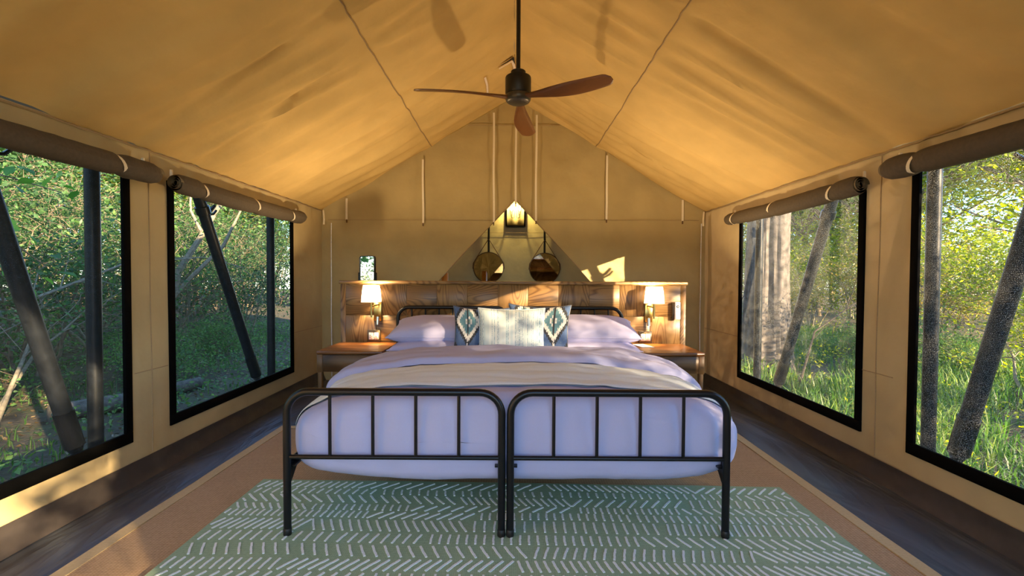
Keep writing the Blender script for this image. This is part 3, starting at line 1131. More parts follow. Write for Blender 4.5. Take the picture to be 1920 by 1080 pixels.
# ------------------------------------------------------------------ pillows and cushions
def pillow_mesh(w, h, t, nu, nv, pinch=.07, p=.42, seed=0, rough=.006, colour=None):
    us, vs2 = lin(-1, 1, nu), lin(-1, 1, nv)
    V, Fc, cols = [], [], []
    def pos(u, v, s):
        x = w / 2 * u * (1 - pinch * (1 - v * v))
        z = h / 2 * v * (1 - pinch * (1 - u * u))
        th = t / 2 * (max(0, (1 - abs(u) ** 2.6)) * max(0, (1 - abs(v) ** 2.6))) ** p
        th += rough * nz(x * 7 + seed, z * 7, s) * min(1, 4 * (1 - max(abs(u), abs(v))))
        return (x, -s * th, z)
    idx = {}
    for s in (1, -1):
        for i, u in enumerate(us):
            for j, v in enumerate(vs2):
                edge = i in (0, nu - 1) or j in (0, nv - 1)
                if edge and s == -1:
                    idx[(s, i, j)] = idx[(1, i, j)]
                    continue
                idx[(s, i, j)] = len(V)
                V.append(pos(u, v, s if not edge else 0))
    for s in (1, -1):
        for i in range(nu - 1):
            for j in range(nv - 1):
                q = (idx[(s, i, j)], idx[(s, i + 1, j)], idx[(s, i + 1, j + 1)], idx[(s, i, j + 1)])
                Fc.append(q if s == 1 else q[::-1])
                if colour:
                    cols.append(colour((us[i] + us[i + 1]) / 2, (vs2[j] + vs2[j + 1]) / 2))
    return V, Fc, cols


def add_pillow(name, label, cat, group, mat, dims, xf, nu=40, nv=30, colour=None, piping=None, **kw):
    w, h, t = dims
    V, Fc, cols = pillow_mesh(w, h, t, nu, nv, colour=colour, **kw)
    base = xf @ Vector((0, 0, -h / 2))
    tt = thing(name, label, cat, base, group)
    b = MB().add(V, Fc, xf)
    o = b.build('cover', mat, tt, sharp=80)
    if colour:
        at = o.data.color_attributes.new('print', 'FLOAT_COLOR', 'CORNER')
        data = []
        for p_, c in zip(o.data.polygons, cols):
            data += [c[0], c[1], c[2], 1.0] * p_.loop_total
        at.data.foreach_set('color', data)
    # welted seam round the edge
    pinch = kw.get('pinch', .07)
    ring = []
    for (u, v) in [(a, -1) for a in lin(-1, 1, 14)] + [(1, a) for a in lin(-1, 1, 14)] + [(a, 1) for a in lin(1, -1, 14)] + [(-1, a) for a in lin(1, -1, 14)]:
        ring.append(xf @ Vector((w / 2 * u * (1 - pinch * (1 - v * v)), 0, h / 2 * v * (1 - pinch * (1 - u * u)))))
    MB().tube(ring, .0045, 6, cap=False).build('seam', piping or mat, tt)
    return tt


def pose(x, y, z, lean, yaw=0, roll=0):
    return Matrix.Translation((x, y, z)) @ Matrix.Rotation(R(yaw), 4, 'Z') @ Matrix.Rotation(R(-lean), 4, 'X') @ Matrix.Rotation(R(roll), 4, 'Y')

PG = 'lavender bed pillows'
add_pillow('bed_pillow', 'lower lavender pillow of the left stack, nearly covered by the one on top', 'pillow', PG, M['lavender_pillow'], (.82, .48, .15), pose(-.53, 3.76, .605, 88, 1), seed=1)
add_pillow('bed_pillow', 'upper lavender pillow at the left, leaning on the headboard bars', 'pillow', PG, M['lavender_pillow'], (.84, .46, .19), pose(-.54, 3.80, .725, 79, 1, 1), seed=5)
add_pillow('bed_pillow', 'lower lavender pillow of the right stack, under the sunlit one', 'pillow', PG, M['lavender_pillow'], (.82, .48, .15), pose(.56, 3.76, .605, 88, -2), seed=9)
add_pillow('bed_pillow', 'upper lavender pillow at the right, dappled with sunlight', 'pillow', PG, M['lavender_pillow'], (.84, .46, .20), pose(.56, 3.80, .730, 79, -2, 0), seed=14)

CH, WHT, TEAL, BLUE, GRN = (.035, .037, .042), (.74, .70, .62), (.13, .26, .29), (.085, .14, .27), (.20, .30, .21)
def kilim(u, v):
    # stepped diamonds: teal medallions and green medallions in a lattice
    a, c = (u + 1) / 2, (1 - v) / 2
    qa = (math.floor(a / .0285) + .5) * .0285
    best = 9
    for cx, cy in ((.25, .27), (.75, .27), (-.25, .27), (1.25, .27), (0, 1.09), (.5, 1.09), (1.0, 1.09), (0.0, -.55), (.5, -.55), (1.0, -.55)):
        dx, dy = abs(qa - cx), abs(c - cy)
        r = (dx / .25 + dy / .41) / 2
        if r < best: best, bx, by = r, qa - cx, c - cy
    r = best + .035 * (abs((a / .0285) % 1 - .5) * 2 - .5)
    if abs(bx) < .012 and (r < .34 or r > .50) and best < .62: return CH if r < .34 else WHT
    if r < .07: return GRN
    if r < .17: return WHT if (int(abs(bx) / .03) + int(abs(by) / .05)) % 2 else TEAL
    if r < .34: return TEAL
    if r < .47: return WHT
    if r < .58: return CH
    if r < .76: return BLUE
    if r < .92: return GRN
    return WHT if abs(by) > .2 else CH
def stripes(u, v):
    x = u * 30
    h = nz(math.floor(x * 1.7) * 3.17, 4.4)
    fr = x * 1.7 - math.floor(x * 1.7)
    base = (.70, .73, .68)
    if h > .18 and fr < .55:
        d_ = nz(u * 200, v * 38, 3)
        return (.17, .30, .37) if d_ > -.05 else (.50, .60, .60)
    if h < -.22: return (.56, .65, .63)
    return base
KG = 'patterned kilim cushions'
add_pillow('patterned_cushion', 'blue and charcoal kilim cushion peeking out left of the striped one', 'cushion', KG, M['print'], (.43, .43, .13), pose(-.235, 3.525, .712, 14, 4, 2), 92, 92, kilim, M['grey_plastic'], pinch=.12)
add_pillow('patterned_cushion', 'sunlit blue and charcoal kilim cushion peeking out right of the striped one', 'cushion', KG, M['print'], (.47, .45, .13), pose(.195, 3.53, .722, 14, -4, 1), 92, 92, kilim, M['grey_plastic'], pinch=.12)
add_pillow('striped_cushion', 'pale cushion with broken blue stripes, front one on the bed', 'cushion', None, M['print'], (.49, .44, .15), pose(-.01, 3.435, .705, 16, 0, 0), 150, 60, stripes, M['throw'], pinch=.07)

# ------------------------------------------------------------------ wooden partition headboard
HX0, HX1, HY, HZ = -1.487, 1.487, 4.10, 1.108
hb = thing('wooden_headboard', 'wide oak partition headboard of checkered panels behind the beds', 'headboard', (0, HY + .05, 0))
MB().box((HX0, HY + .012, 0), (HX1, HY + .09, HZ - .028), .002).build('core', M['oak_h'], hb)
MB().box((HX0 - .012, HY - .014, HZ - .028), (HX1 + .012, HY + .12, HZ), .004).build('top_cap', M['oak_h'], hb)
for x in (HX0, HX1 - .045):
    MB().box((x, HY - .004, 0), (x + .045, HY + .013, HZ - .029), .002).build('stile', M['oak_v'], hb)
cols, rws = 11, 4
pw = (HX1 - HX0 - .09) / cols
ph = (HZ - .030) / rws
rng = random.Random(5)
for i in range(cols):
    for j in range(rws):
        x = HX0 + .045 + i * pw
        z = j * ph + .001
        dpt = rng.uniform(0, .003)
        b = MB().box((x + .0008, HY - dpt, z + .0008), (x + pw - .0008, HY + .014, z + ph - .0008), .0015)
        b.build('wood_panel', M['oak_v'] if (i + j) % 2 == 0 else M['oak_h'], hb)
# wash counter on the far side
MB().box((HX0 + .05, HY + .09, .90), (HX1 - .05, HY + .52, .94), .004).build('rear_counter', M['oak_h'], hb)
MB().box((HX0 + .05, HY + .09, .0), (HX0 + .09, HY + .50, .90), .004).build('counter_support', M['oak_v'], hb)
MB().box((HX1 - .09, HY + .09, .0), (HX1 - .05, HY + .50, .90), .004).build('counter_support', M['oak_v'], hb)

# ------------------------------------------------------------------ nightstands
def nightstand(x0, x1, label, inner):
    y0, y1, zt = 3.585, 4.085, .578
    t = thing('nightstand', label, 'nightstand', ((x0 + x1) / 2, (y0 + y1) / 2, 0), 'oak nightstands')
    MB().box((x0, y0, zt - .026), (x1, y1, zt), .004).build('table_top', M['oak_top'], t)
    lw = .044
    zb = .42
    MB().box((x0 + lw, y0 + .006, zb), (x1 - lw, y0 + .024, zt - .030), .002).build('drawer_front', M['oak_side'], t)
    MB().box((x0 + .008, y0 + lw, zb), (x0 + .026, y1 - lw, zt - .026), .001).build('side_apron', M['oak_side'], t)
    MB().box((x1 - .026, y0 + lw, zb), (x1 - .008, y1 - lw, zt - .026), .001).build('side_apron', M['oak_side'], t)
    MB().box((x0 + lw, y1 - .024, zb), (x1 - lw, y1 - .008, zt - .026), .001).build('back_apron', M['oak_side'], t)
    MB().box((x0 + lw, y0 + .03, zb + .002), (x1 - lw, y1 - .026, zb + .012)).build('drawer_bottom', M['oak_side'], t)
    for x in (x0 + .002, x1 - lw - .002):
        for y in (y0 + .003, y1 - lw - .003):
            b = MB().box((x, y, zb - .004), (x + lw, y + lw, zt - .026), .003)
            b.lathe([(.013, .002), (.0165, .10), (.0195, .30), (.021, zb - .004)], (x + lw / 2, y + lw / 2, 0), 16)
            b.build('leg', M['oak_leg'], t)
nightstand(-1.487, -.985, 'oak nightstand with a drawer left of the bed', 1)
nightstand(.955, 1.452, 'oak nightstand with a drawer right of the bed, white paper on it', -1)

# ------------------------------------------------------------------ wall lamps, sockets, remote, paper
def lathe_shell(b, prof, c, n=32):
    b.lathe(prof, c, n)
    return b
def sconce(xs, xp, s, label):
    """xs shade centre, xp back plate centre"""
    ys = HY - .105
    z0, z1 = .930, 1.068
    t = thing('wall_lamp', label, 'lamp', (xp, HY, .75), 'brass bedside wall lamps')
    b = MB()
    n = 32
    prof = [(.083, z0), (.080, z0 + .035), (.0725, z0 + .10), (.066, z1)]
    vs_, fs = [], []
    for (r, z) in prof:
        for k_ in range(n):
            a = 2 * math.pi * k_ / n
            vs_.append((xs + r * math.cos(a), ys + r * math.sin(a), z))
    for i in range(3):
        for k_ in range(n):
            a, c = i * n + k_, i * n + (k_ + 1) % n
            fs.append((a, c, c + n, a + n))
    b.add(vs_, fs)
    b.build('lamp_shade', M['shade'], t)
    for zz, r in ((z0, .083), (z1, .066)):
        MB().tube([(xs + r * math.cos(2 * math.pi * k_ / 24), ys + r * math.sin(2 * math.pi * k_ / 24), zz) for k_ in range(25)], .0022, 5, cap=False).build('shade_rim', M['shade'], t)
    MB().box((xp - .034, HY - .020, .765), (xp + .034, HY - .001, .925), .004).build('back_plate', M['brass'], t)
    b = MB().tube([(xp + s * .015, HY - .018, .905), (xs, ys + .0, .893)], .0065, 8)
    b.tube([(xs, ys, .80), (xs, ys, .955)], .0085, 10)
    b.build('lamp_arm', M['brass'], t)
    MB().tube([(xs, ys, .955), (xs, ys, .985)], .014, 10).build('bulb_holder', M['white_plastic'], t)
    MB().lathe([(.010, 0), (.022, .018), (.024, .032), (.016, .05), (.001, .058)], (xs, ys, .983), 14).build('bulb', M['bulb'], t)
    # the little reading spot underneath
    xr = xp + s * .012
    b = MB().tube([(xp, HY - .018, .80), (xr, HY - .05, .796)], .005, 8)
    b.build('spot_arm', M['brass'], t)
    MB().tube([(xr, HY - .055, .802), (xr, HY - .060, .735)], [.0135, .0135], 14).build('reading_spot', M['steel'], t)
    L = bpy.data.lights.new('lamp_light', 'POINT')
    L.energy = LAMP_W; L.color = (1.0, .73, .42); L.shadow_soft_size = .028
    lo = bpy.data.objects.new('lamp_light', L); put(lo, t); lo.location = Vector((xs, ys, 1.045)) - t.location
    S = bpy.data.lights.new('spot_light', 'SPOT')
    S.energy = SPOT_W; S.color = (1.0, .62, .24); S.spot_size = R(95); S.spot_blend = .7; S.shadow_soft_size = .012
    so = bpy.data.objects.new('spot_light', S); put(so, t); so.location = Vector((xr, HY - .061, .728)) - t.location
    so.rotation_euler = (R(-4), 0, 0)
sconce(-1.19, -1.163, 1, 'lit brass wall lamp with white shade above the left nightstand')
sconce(1.185, 1.165, -1, 'lit brass wall lamp with white shade above the right nightstand')

def socket(x0, z0, label):
    t = thing('wall_socket', label, 'socket', (x0 + .055, HY, z0), 'bedside power sockets')
    MB().box((x0, HY - .014, z0), (x0 + .112, HY - .001, z0 + .104), .003).build('plate', M['socket_plate'], t)
    for i in range(2):
        xx = x0 + .014 + i * .044
        b = MB().box((xx, HY - .020, z0 + .022), (xx + .040, HY - .013, z0 + .082), .003)
        m = b.build('outlet_module', M['white_plastic'], t)
        h = MB()
        for (dx, dz, w_, h_) in ((.009, .034, .008, .006), (.009, .018, .008, .006), (.024, .026, .009, .005)) if i == 0 else ((.012, .024, .016, .005), (.012, .036, .010, .003)):
            h.box((xx + dx, HY - .0215, z0 + .022 + dz), (xx + dx + w_, HY - .0195, z0 + .022 + dz + h_))
        h.build('socket_holes', M['grey_plastic'], m)
    return t
socket(-1.253, .580, 'dark framed double power socket below the left wall lamp')
socket(1.083, .580, 'dark framed double power socket below the right wall lamp')

xr0 = 1.378
MB_ = MB().box((xr0 - .012, HY - .032, .795), (xr0 + .03, HY - .001, .935), .003)
tag(MB_.build('remote_holder', M['socket_plate']), 'dark holder on the headboard that carries the white remote', 'holder')
t = thing('remote_control', 'white remote control with round dark button pad at the right end of headboard', 'remote', (xr0 + .022, HY - .04, .79))
MB().box((xr0 + .002, HY - .050, .790), (xr0 + .048, HY - .032, .938), .004).build('body', M['remote_white'], t)
MB().lathe([(.013, 0), (.013, .002), (.011, .003)], n=20, xf=Matrix.Translation((xr0 + .025, HY - .050, .900)) @ Matrix.Rotation(R(90), 4, 'X')).build('button_pad', M['grey_plastic'], t)
MB().lathe([(.005, 0), (.005, .001)], n=12, xf=Matrix.Translation((xr0 + .025, HY - .0528, .900)) @ Matrix.Rotation(R(90), 4, 'X')).build('centre_button', M['remote_white'], t)
for (dx, dz) in ((.012, .924), (.037, .924), (.014, .876), (.025, .876), (.036, .876), (.014, .862), (.036, .862), (.025, .855)):
    MB().lathe([(.0035, 0), (.0035, .0015)], n=10, xf=Matrix.Translation((xr0 + dx, HY - .050, dz)) @ Matrix.Rotation(R(90), 4, 'X')).build('button', M['grey_plastic'], t)

b = MB()
b.add([(1.005, 4.02, .5795), (1.105, 4.03, .5795), (1.15, 3.86, .5795), (1.05, 3.85, .5795),
       (1.005, 4.02, .582), (1.105, 4.03, .582), (1.15, 3.86, .582), (1.05, 3.85, .582)],
      [(0, 3, 2, 1), (4, 5, 6, 7), (0, 1, 5, 4), (1, 2, 6, 5), (2, 3, 7, 6), (3, 0, 4, 7)])
tag(b.build('paper_card', M['paper'], smooth=False), 'white paper card lying on the right nightstand', 'card')

# ------------------------------------------------------------------ ceiling fan
FX, FY, FZ = .026, 3.05, 2.290
fan = thing('ceiling_fan', 'black ceiling fan with three varnished wooden blades hanging from the ridge', 'fan', (FX, FY, FZ - .06))
MB().tube([(FX, FY, FZ + .16), (FX, FY, RIDGE - .10)], .0135, 12).build('downrod', M['fan_black'], fan)
MB().lathe([(.02, -.075), (.055, -.06), (.065, -.01), (.065, .0)], (FX, FY, RIDGE - .03), 24).build('ceiling_rose', M['fan_black'], fan)
MB().lathe([(.078, .012), (.082, .02), (.082, .115), (.079, .122), (.047, .130), (.047, .156), (.043, .160), (.02, .162)], (FX, FY, FZ), 36).build('motor_housing', M['fan_black'], fan)
b = MB()
for i in range(5):
    a = R(-104 + i * 7)
    xf = Matrix.Translation((FX, FY, FZ)) @ Matrix.Rotation(a, 4, 'Z')
    b.box((.081, -.0022, .098), (.0835, .0022, .118), 0, xf)
b.build('vent_slots', M['dark_gap'], fan)
MB().lathe([(.001, -.040), (.060, -.040), (.072, -.034), (.080, -.022), (.082, -.008), (.078, .010)], (FX, FY, FZ), 36).build('hub_cap', M['fan_cap'], fan)
MB().lathe([(.001, -.0425), (.056, -.0425), (.060, -.040)], (FX, FY, FZ), 36).build('cap_disc', M['fan_cap'], fan)
def blade(ang):
    b = MB()
    L = .655
    n, m = 34, 12
    up, dn = [], []
    for i in range(n):
        u = i / (n - 1)
        r = .05 + (L - .05) * u
        w = .042 + .078 * math.sin(min(1, u / .62) * math.pi / 2) ** 1.5
        if u > .62: w -= .022 * ((u - .62) / .38) ** 2
        if u < .12: w = .050 + (w - .050) * (u / .12)
        if u > .93: w *= math.sqrt(max(.05, 1 - ((u - .93) / .075) ** 2))
        pitch = -R(26 * math.sin(min(1, u / .35) * math.pi / 2) - 13 * u)
        yoff = .030 * math.sin(math.pi * u) - .01
        zoff = -.010 - .042 * u
        for j in range(m):
            v = -1 + 2 * j / (m - 1)
            th_ = .0065 * math.sqrt(max(0, 1 - v ** 4)) * (1.5 - u) + .0012
            yy = v * w / 2
            for lst, sg in ((up, 1), (dn, -1)):
                lst.append((r, yoff + yy * math.cos(pitch) - sg * th_ * math.sin(pitch), zoff + yy * math.sin(pitch) + sg * th_ * math.cos(pitch)))
    fs = []
    for i in range(n - 1):
        for j in range(m - 1):
            q = (i * m + j, (i + 1) * m + j, (i + 1) * m + j + 1, i * m + j + 1)
            fs.append(q)
            fs.append(tuple(n * m + k_ for k_ in q[::-1]))
        for j, fl in ((0, False), (m - 1, True)):
            q = (i * m + j, i * m + j + n * m, (i + 1) * m + j + n * m, (i + 1) * m + j)
            fs.append(q[::-1] if fl else q)
    for i in (0, n - 1):
        for j in range(m - 1):
            q = (i * m + j, i * m + j + 1, n * m + i * m + j + 1, n * m + i * m + j)
            fs.append(q if i == 0 else q[::-1])
    b.add(up + dn, fs)
    o = b.build('blade', M['blade'], fan, base=None)
    # blade is modelled along +X about the hub
    me = o.data
    org = world_loc(fan)
    for v in me.vertices:
        v.co = v.co + org
    o.location = Vector((FX, FY, FZ)) - org
    o.rotation_euler = (0, 0, R(ang))
    return o
for a in (90 - 8, 90 - 8 + 120, 90 - 8 - 120):
    blade(a)

# ------------------------------------------------------------------ bathroom glimpsed through the opening
lx, ly, lz0 = .030, Y1 - .10, 1.865
lan = thing('wall_lantern', 'black framed box lantern with two lit candle bulbs on the far canvas', 'lantern', (lx, ly, lz0))
w2, h2, dp = .142, .46, .075
MB().box((lx - w2, ly + dp - .012, lz0), (lx + w2, ly + dp, lz0 + h2), .003).build('back_plate', M['canvas_bath'], lan)
b = MB()
for x in (lx - w2, lx + w2 - .018):
    for y in (ly - dp, ly + dp - .018):
        b.box((x, y, lz0), (x + .018, y + .018, lz0 + h2), .002)
for z in (lz0, lz0 + h2 - .018):
    for y in (ly - dp, ly + dp - .018):
        b.box((lx - w2, y, z), (lx + w2, y + .018, z + .018), .002)
    for x in (lx - w2, lx + w2 - .018):
        b.box((x, ly - dp, z), (x + .018, ly + dp, z + .018), .002)
b.build('lantern_frame', M['black_metal'], lan)
MB().box((lx - w2 + .016, ly - dp + .004, lz0 + .016), (lx + w2 - .016, ly - dp + .007, lz0 + h2 - .016)).build('glass_pane', M['glass'], lan)
for i, sgn in enumerate((-1, 1)):
    cx = lx + sgn * .060
    pts = [(lx + sgn * .012, ly, lz0 + .30), (lx + sgn * .012, ly, lz0 + .16)] + [(lx + sgn * (.036 - .024 * math.cos(R(a))), ly, lz0 + .155 - .026 * math.sin(R(a))) for a in range(0, 181, 20)] + [(cx, ly, lz0 + .18)]
    MB().tube(pts, .004, 8).build('candle_arm', M['black_metal'], lan)
    b = MB().lathe([(.013, .178), (.016, .184), (.009, .188), (.009, .235)], (cx, ly, lz0), 14)
    b.build('candle_sleeve', M['steel'], lan)
    MB().lathe([(.008, .235), (.017, .258), (.015, .285), (.006, .315), (.001, .322)], (cx, ly, lz0), 14).build('candle_bulb', M['lantern_bulb'], lan)
    L = bpy.data.lights.new('lantern_light', 'POINT')
    L.energy = LANTERN_W; L.color = (1.0, .78, .30); L.shadow_soft_size = .02
    lo = bpy.data.objects.new('lantern_light', L); put(lo, lan); lo.location = Vector((cx, ly - .045, lz0 + .28)) - lan.location
    MB().tube([(lx - sgn * .10, ly - dp + .002, lz0 + h2 - .02), (lx + sgn * .05, ly - dp + .002, lz0 + .20)], .0018, 5).build('cross_wire', M['black_metal'], lan)

def round_mirror(x, z, r, label, plab, tilt, yaw):
    y = Y1 - .09
    po = MB().tube([(x, y + .045, 0), (x, y + .045, 2.45)], .016, 10)
    tag(po.build('steel_post', M['black_metal']), plab, 'post', 'posts behind the round mirrors')
    t = thing('round_mirror', label, 'mirror', (x, y, z - r), 'round hanging mirrors')
    RX = Matrix.Translation((x, y, z)) @ Matrix.Rotation(R(yaw), 4, 'Z') @ Matrix.Rotation(R(90 + tilt), 4, 'X')
    MB().lathe([(.001, .004), (r - .006, .004)], n=48, xf=RX).build('mirror_glass', M['mirror'], t)
    MB().lathe([(r - .006, -.006), (r, -.006), (r + .004, .0), (r + .004, .010), (r - .004, .011), (r - .007, .0045), (r - .006, -.006)], n=48, xf=RX).build('rim', M['mirror_rim'], t)
    b = MB()
    top = (x, y + .012, z + r + .195)
    for s in (-1, 1):
        b.tube([top, (x + s * (r + .004) * .985, y, z + .06), (x + s * (r + .006), y, z - .02)], .0055, 6)
    b.build('hanging_strap', M['leather'], t)
    MB().lathe([(.016, -.02), (.016, .02)], n=14, xf=Matrix.Translation(top) @ Matrix.Rotation(R(90), 4, 'X')).build('peg', M['black_metal'], t)
round_mirror(-.358, 1.280, .222, 'left round strap mirror with dark reflection on the far canvas', 'black steel post behind the left round mirror', 1.2, -7)
round_mirror(.456, 1.272, .222, 'right round strap mirror with wooden reflection on the far canvas', 'black steel post behind the right round mirror', 4.2, 3)

# the small table mirror standing on the counter behind the headboard
mx_, my_ = -1.333, 4.36
tm = thing('table_mirror', 'black framed rectangular table mirror showing green leaves, behind the headboard', 'mirror', (mx_, my_, .94))
Rz = Matrix.Translation((mx_, my_, 0)) @ Matrix.Rotation(R(-18), 4, 'Z')
def rrect(hw, z0, z1, r, y, n=5):
    out = []
    for (cx, cz, a0) in ((hw - r, z1 - r, 0), (-hw + r, z1 - r, 90), (-hw + r, z0 + r, 180), (hw - r, z0 + r, 270)):
        for i in range(n + 1):
            a = R(a0 + 90 * i / n)
            out.append((cx + r * math.cos(a), y, cz + r * math.sin(a)))
    return out
o_ = rrect(.080, 1.00, 1.332, .022, 0); i_ = rrect(.0735, 1.007, 1.325, .016, 0)
n_ = len(o_)
V = [(p[0], -.012, p[2]) for p in o_] + [(p[0], -.012, p[2]) for p in i_] + [(p[0], .014, p[2]) for p in o_] + [(p[0], .002, p[2]) for p in i_]
fs = []
for i in range(n_):
    j = (i + 1) % n_
    fs += [(i, i + n_, j + n_, j), (i, j, j + 2 * n_, i + 2 * n_), (i + n_, i + 3 * n_, j + 3 * n_, j + n_)]
fs.append(tuple(range(2 * n_, 3 * n_)))
MB().add(V, fs, Rz).build('frame', M['black_metal'], tm, smooth=False)
MB().add([(p[0], -.006, p[2]) for p in i_], [tuple(range(n_))[::-1]], Rz).build('mirror_glass', M['mirror'], tm, smooth=False)
b = MB()
for s in (-1, 1):
    b.box((s * .090 - .006, -.008, .955), (s * .090 + .006, .008, 1.18), .002, Rz)
b.box((-.10, -.05, .941), (.10, .05, .957), .004, Rz)
b.build('stand', M['black_metal'], tm)

b = MB().box((-.845, 5.62, 0), (-.775, 5.70, 1.19), .004)
tag(b.build('timber_post', M['orange_wood']), 'orange varnished timber post just behind the left canvas flap', 'post')

# crumpled white cloth on the floor behind the right nightstand
b = MB()
def crump(u, v):
    a = 2 * math.pi * u; e = math.pi / 2 * v
    r = .09 * (1 + .5 * nz(math.cos(a) * 2.5, math.sin(a) * 2.5, v * 3))
    return (1.72 + r * math.cos(a) * math.cos(e) * 1.4, 4.62 + r * math.sin(a) * math.cos(e), .005 + r * .9 * math.sin(e))
b.grid(crump, lin(0, 1, 25), lin(0, 1, 10))
tag(b.build('white_cloth', M['zip']), 'crumpled white cloth on the floor behind the right nightstand', 'cloth')

# ------------------------------------------------------------------ outdoors
def ground_fn(x, y):
    d = max(0, abs(x) - 3) 
    return (x, y, -.42 + .10 * nz(x * .5, y * .5) + .04 * nz(x * 1.7, y * 1.7) + .018 * d)
b = MB().grid(ground_fn, lin(-30, 30, 140), lin(-18, 44, 140))
o = b.build('ground', M['ground']); o['kind'] = 'structure'
def gz(x, y): return ground_fn(x, y)[2]


def quick_mesh(name, V, faces_n, tint, mat):
    """V (n,k,3): n pieces of k verts; faces_n: index tuples inside one piece (all triangles)"""
    n, k_ = V.shape[0], V.shape[1]
    F_ = np.array(faces_n, dtype=np.int64)
    allf = (F_[None, :, :] + (np.arange(n) * k_)[:, None, None]).reshape(-1, 3)
    me = bpy.data.meshes.new(name)
    me.vertices.add(n * k_)
    me.vertices.foreach_set('co', V.reshape(-1).astype(np.float32))
    me.loops.add(allf.size)
    me.loops.foreach_set('vertex_index', allf.reshape(-1).astype(np.int32))
    me.polygons.add(len(allf))
    me.polygons.foreach_set('loop_start', (np.arange(len(allf)) * 3).astype(np.int32))
    at = me.attributes.new('tint', 'FLOAT', 'FACE')
    at.data.foreach_set('value', np.repeat(tint, len(faces_n)).astype(np.float32))
    me.materials.append(mat)
    me.update(calc_edges=True)
    me.validate()
    return me


def leaf_cloud(pts, size, rs, droop=.2, wide=.55):
    n = len(pts)
    d = rs.normal(size=(n, 3)); d[:, 2] = d[:, 2] * .5 - droop
    d /= np.linalg.norm(d, axis=1)[:, None]
    up = rs.normal(size=(n, 3)) * .55 + np.array([0, 0, 1.0])
    s = np.cross(d, up); s /= np.linalg.norm(s, axis=1)[:, None] + 1e-9
    nn = np.cross(s, d)
    L = size * rs.uniform(.6, 1.35, n)[:, None]
    W = L * wide
    p0 = pts; p3 = pts + d * L
    m = pts + d * L * .45 - nn * L * .10
    return np.stack([p0, m + s * W * .5 + nn * L * .12, p3, m - s * W * .5 + nn * L * .12, m], 1)
LEAF_F = [(0, 4, 1), (1, 4, 2), (2, 4, 3), (3, 4, 0)]


def make_plant(seed, h, r, n_leaves, size, stems, trunk=None, spread=.16, mat='leaf_a', bark='bark', low=.1):
    """returns (foliage mesh, stem mesh): branching stems with leaves gathered round the twigs"""
    rs = np.random.RandomState(seed)
    b = MB()
    tips = []
    def limb(p, d, L, rad, depth):
        pts = [p.copy()]; rr = [rad]
        steps = 5
        for i in range(steps):
            d = d + rs.normal(size=3) * .17 + np.array([0, 0, .04])
            d = d / np.linalg.norm(d)
            p = p + d * L / steps
            pts.append(p.copy()); rr.append(rad * (1 - .75 * (i + 1) / steps))
            if depth < 2 and i >= 1:
                for _ in range(2 if depth == 0 else 2):
                    q = d + rs.normal(size=3) * .75
                    q[2] = q[2] * .7 + .1
                    limb(p.copy(), q / np.linalg.norm(q), L * rs.uniform(.35, .6), rr[-1] * .65, depth + 1)
            if depth >= 1 and i >= 1: tips.append(p.copy())
        if depth < 2 or rs.rand() < .55:
            b.tube(pts, [max(.0025, x) for x in rr], 5 if depth == 0 else 3, cap=False)
        tips.append(p.copy())
    if trunk:
        th, tr = trunk
        p = np.zeros(3); pts = [p.copy()]
        d = np.array([0, 0, 1.0])
        for i in range(6):
            d = d + rs.normal(size=3) * .09; d[2] = abs(d[2]); d /= np.linalg.norm(d)
            p = p + d * th / 6; pts.append(p.copy())
            if i >= 2:
                for _ in range(2):
                    q = rs.normal(size=3); q[2] = abs(q[2]) * .6 + .1
                    limb(p.copy(), q / np.linalg.norm(q), r * rs.uniform(.6, 1.1), tr * .35, 1)
        b.tube(pts, [tr * (1.25 if i == 0 else 1 - .09 * i) for i in range(len(pts))], 10, cap=False)
        for _ in range(stems):
            q = rs.normal(size=3); q[2] = abs(q[2]) + .35
            limb(pts[-1].copy(), q / np.linalg.norm(q), (h - th) * rs.uniform(.6, 1.0), tr * .6, 0)
    else:
        for i in range(stems):
            a = rs.rand() * 6.283
            q = np.array([math.cos(a) * r / h * rs.uniform(.2, 1.1), math.sin(a) * r / h * rs.uniform(.2, 1.1), 1.0])
            limb(np.array([math.cos(a) * .1 * r, math.sin(a) * .1 * r, -.05]), q / np.linalg.norm(q), h * rs.uniform(.6, .95), .018 * h / 2 + .004, 0)
    tips = np.array(tips)
    tips = tips[tips[:, 2] > low]
    pk = tips[rs.randint(0, len(tips), n_leaves)] + rs.normal(size=(n_leaves, 3)) * np.array([spread, spread, spread * .7])
    pk[:, 2] = np.maximum(pk[:, 2], .02)
    V = leaf_cloud(pk, size, rs)
    clump = np.array([nz(*(p * 2.2)) for p in pk])
    tint = np.clip(.45 + .5 * clump + rs.normal(size=n_leaves) * .16, 0, 1)
    fol = quick_mesh('foliage', V, LEAF_F, tint, M[mat])
    me = bpy.data.meshes.new('stems')
    me.from_pydata(b.v, [], b.f)
    me.materials.append(M[bark])
    me.polygons.foreach_set('use_smooth', [True] * len(me.polygons))
    return fol, me


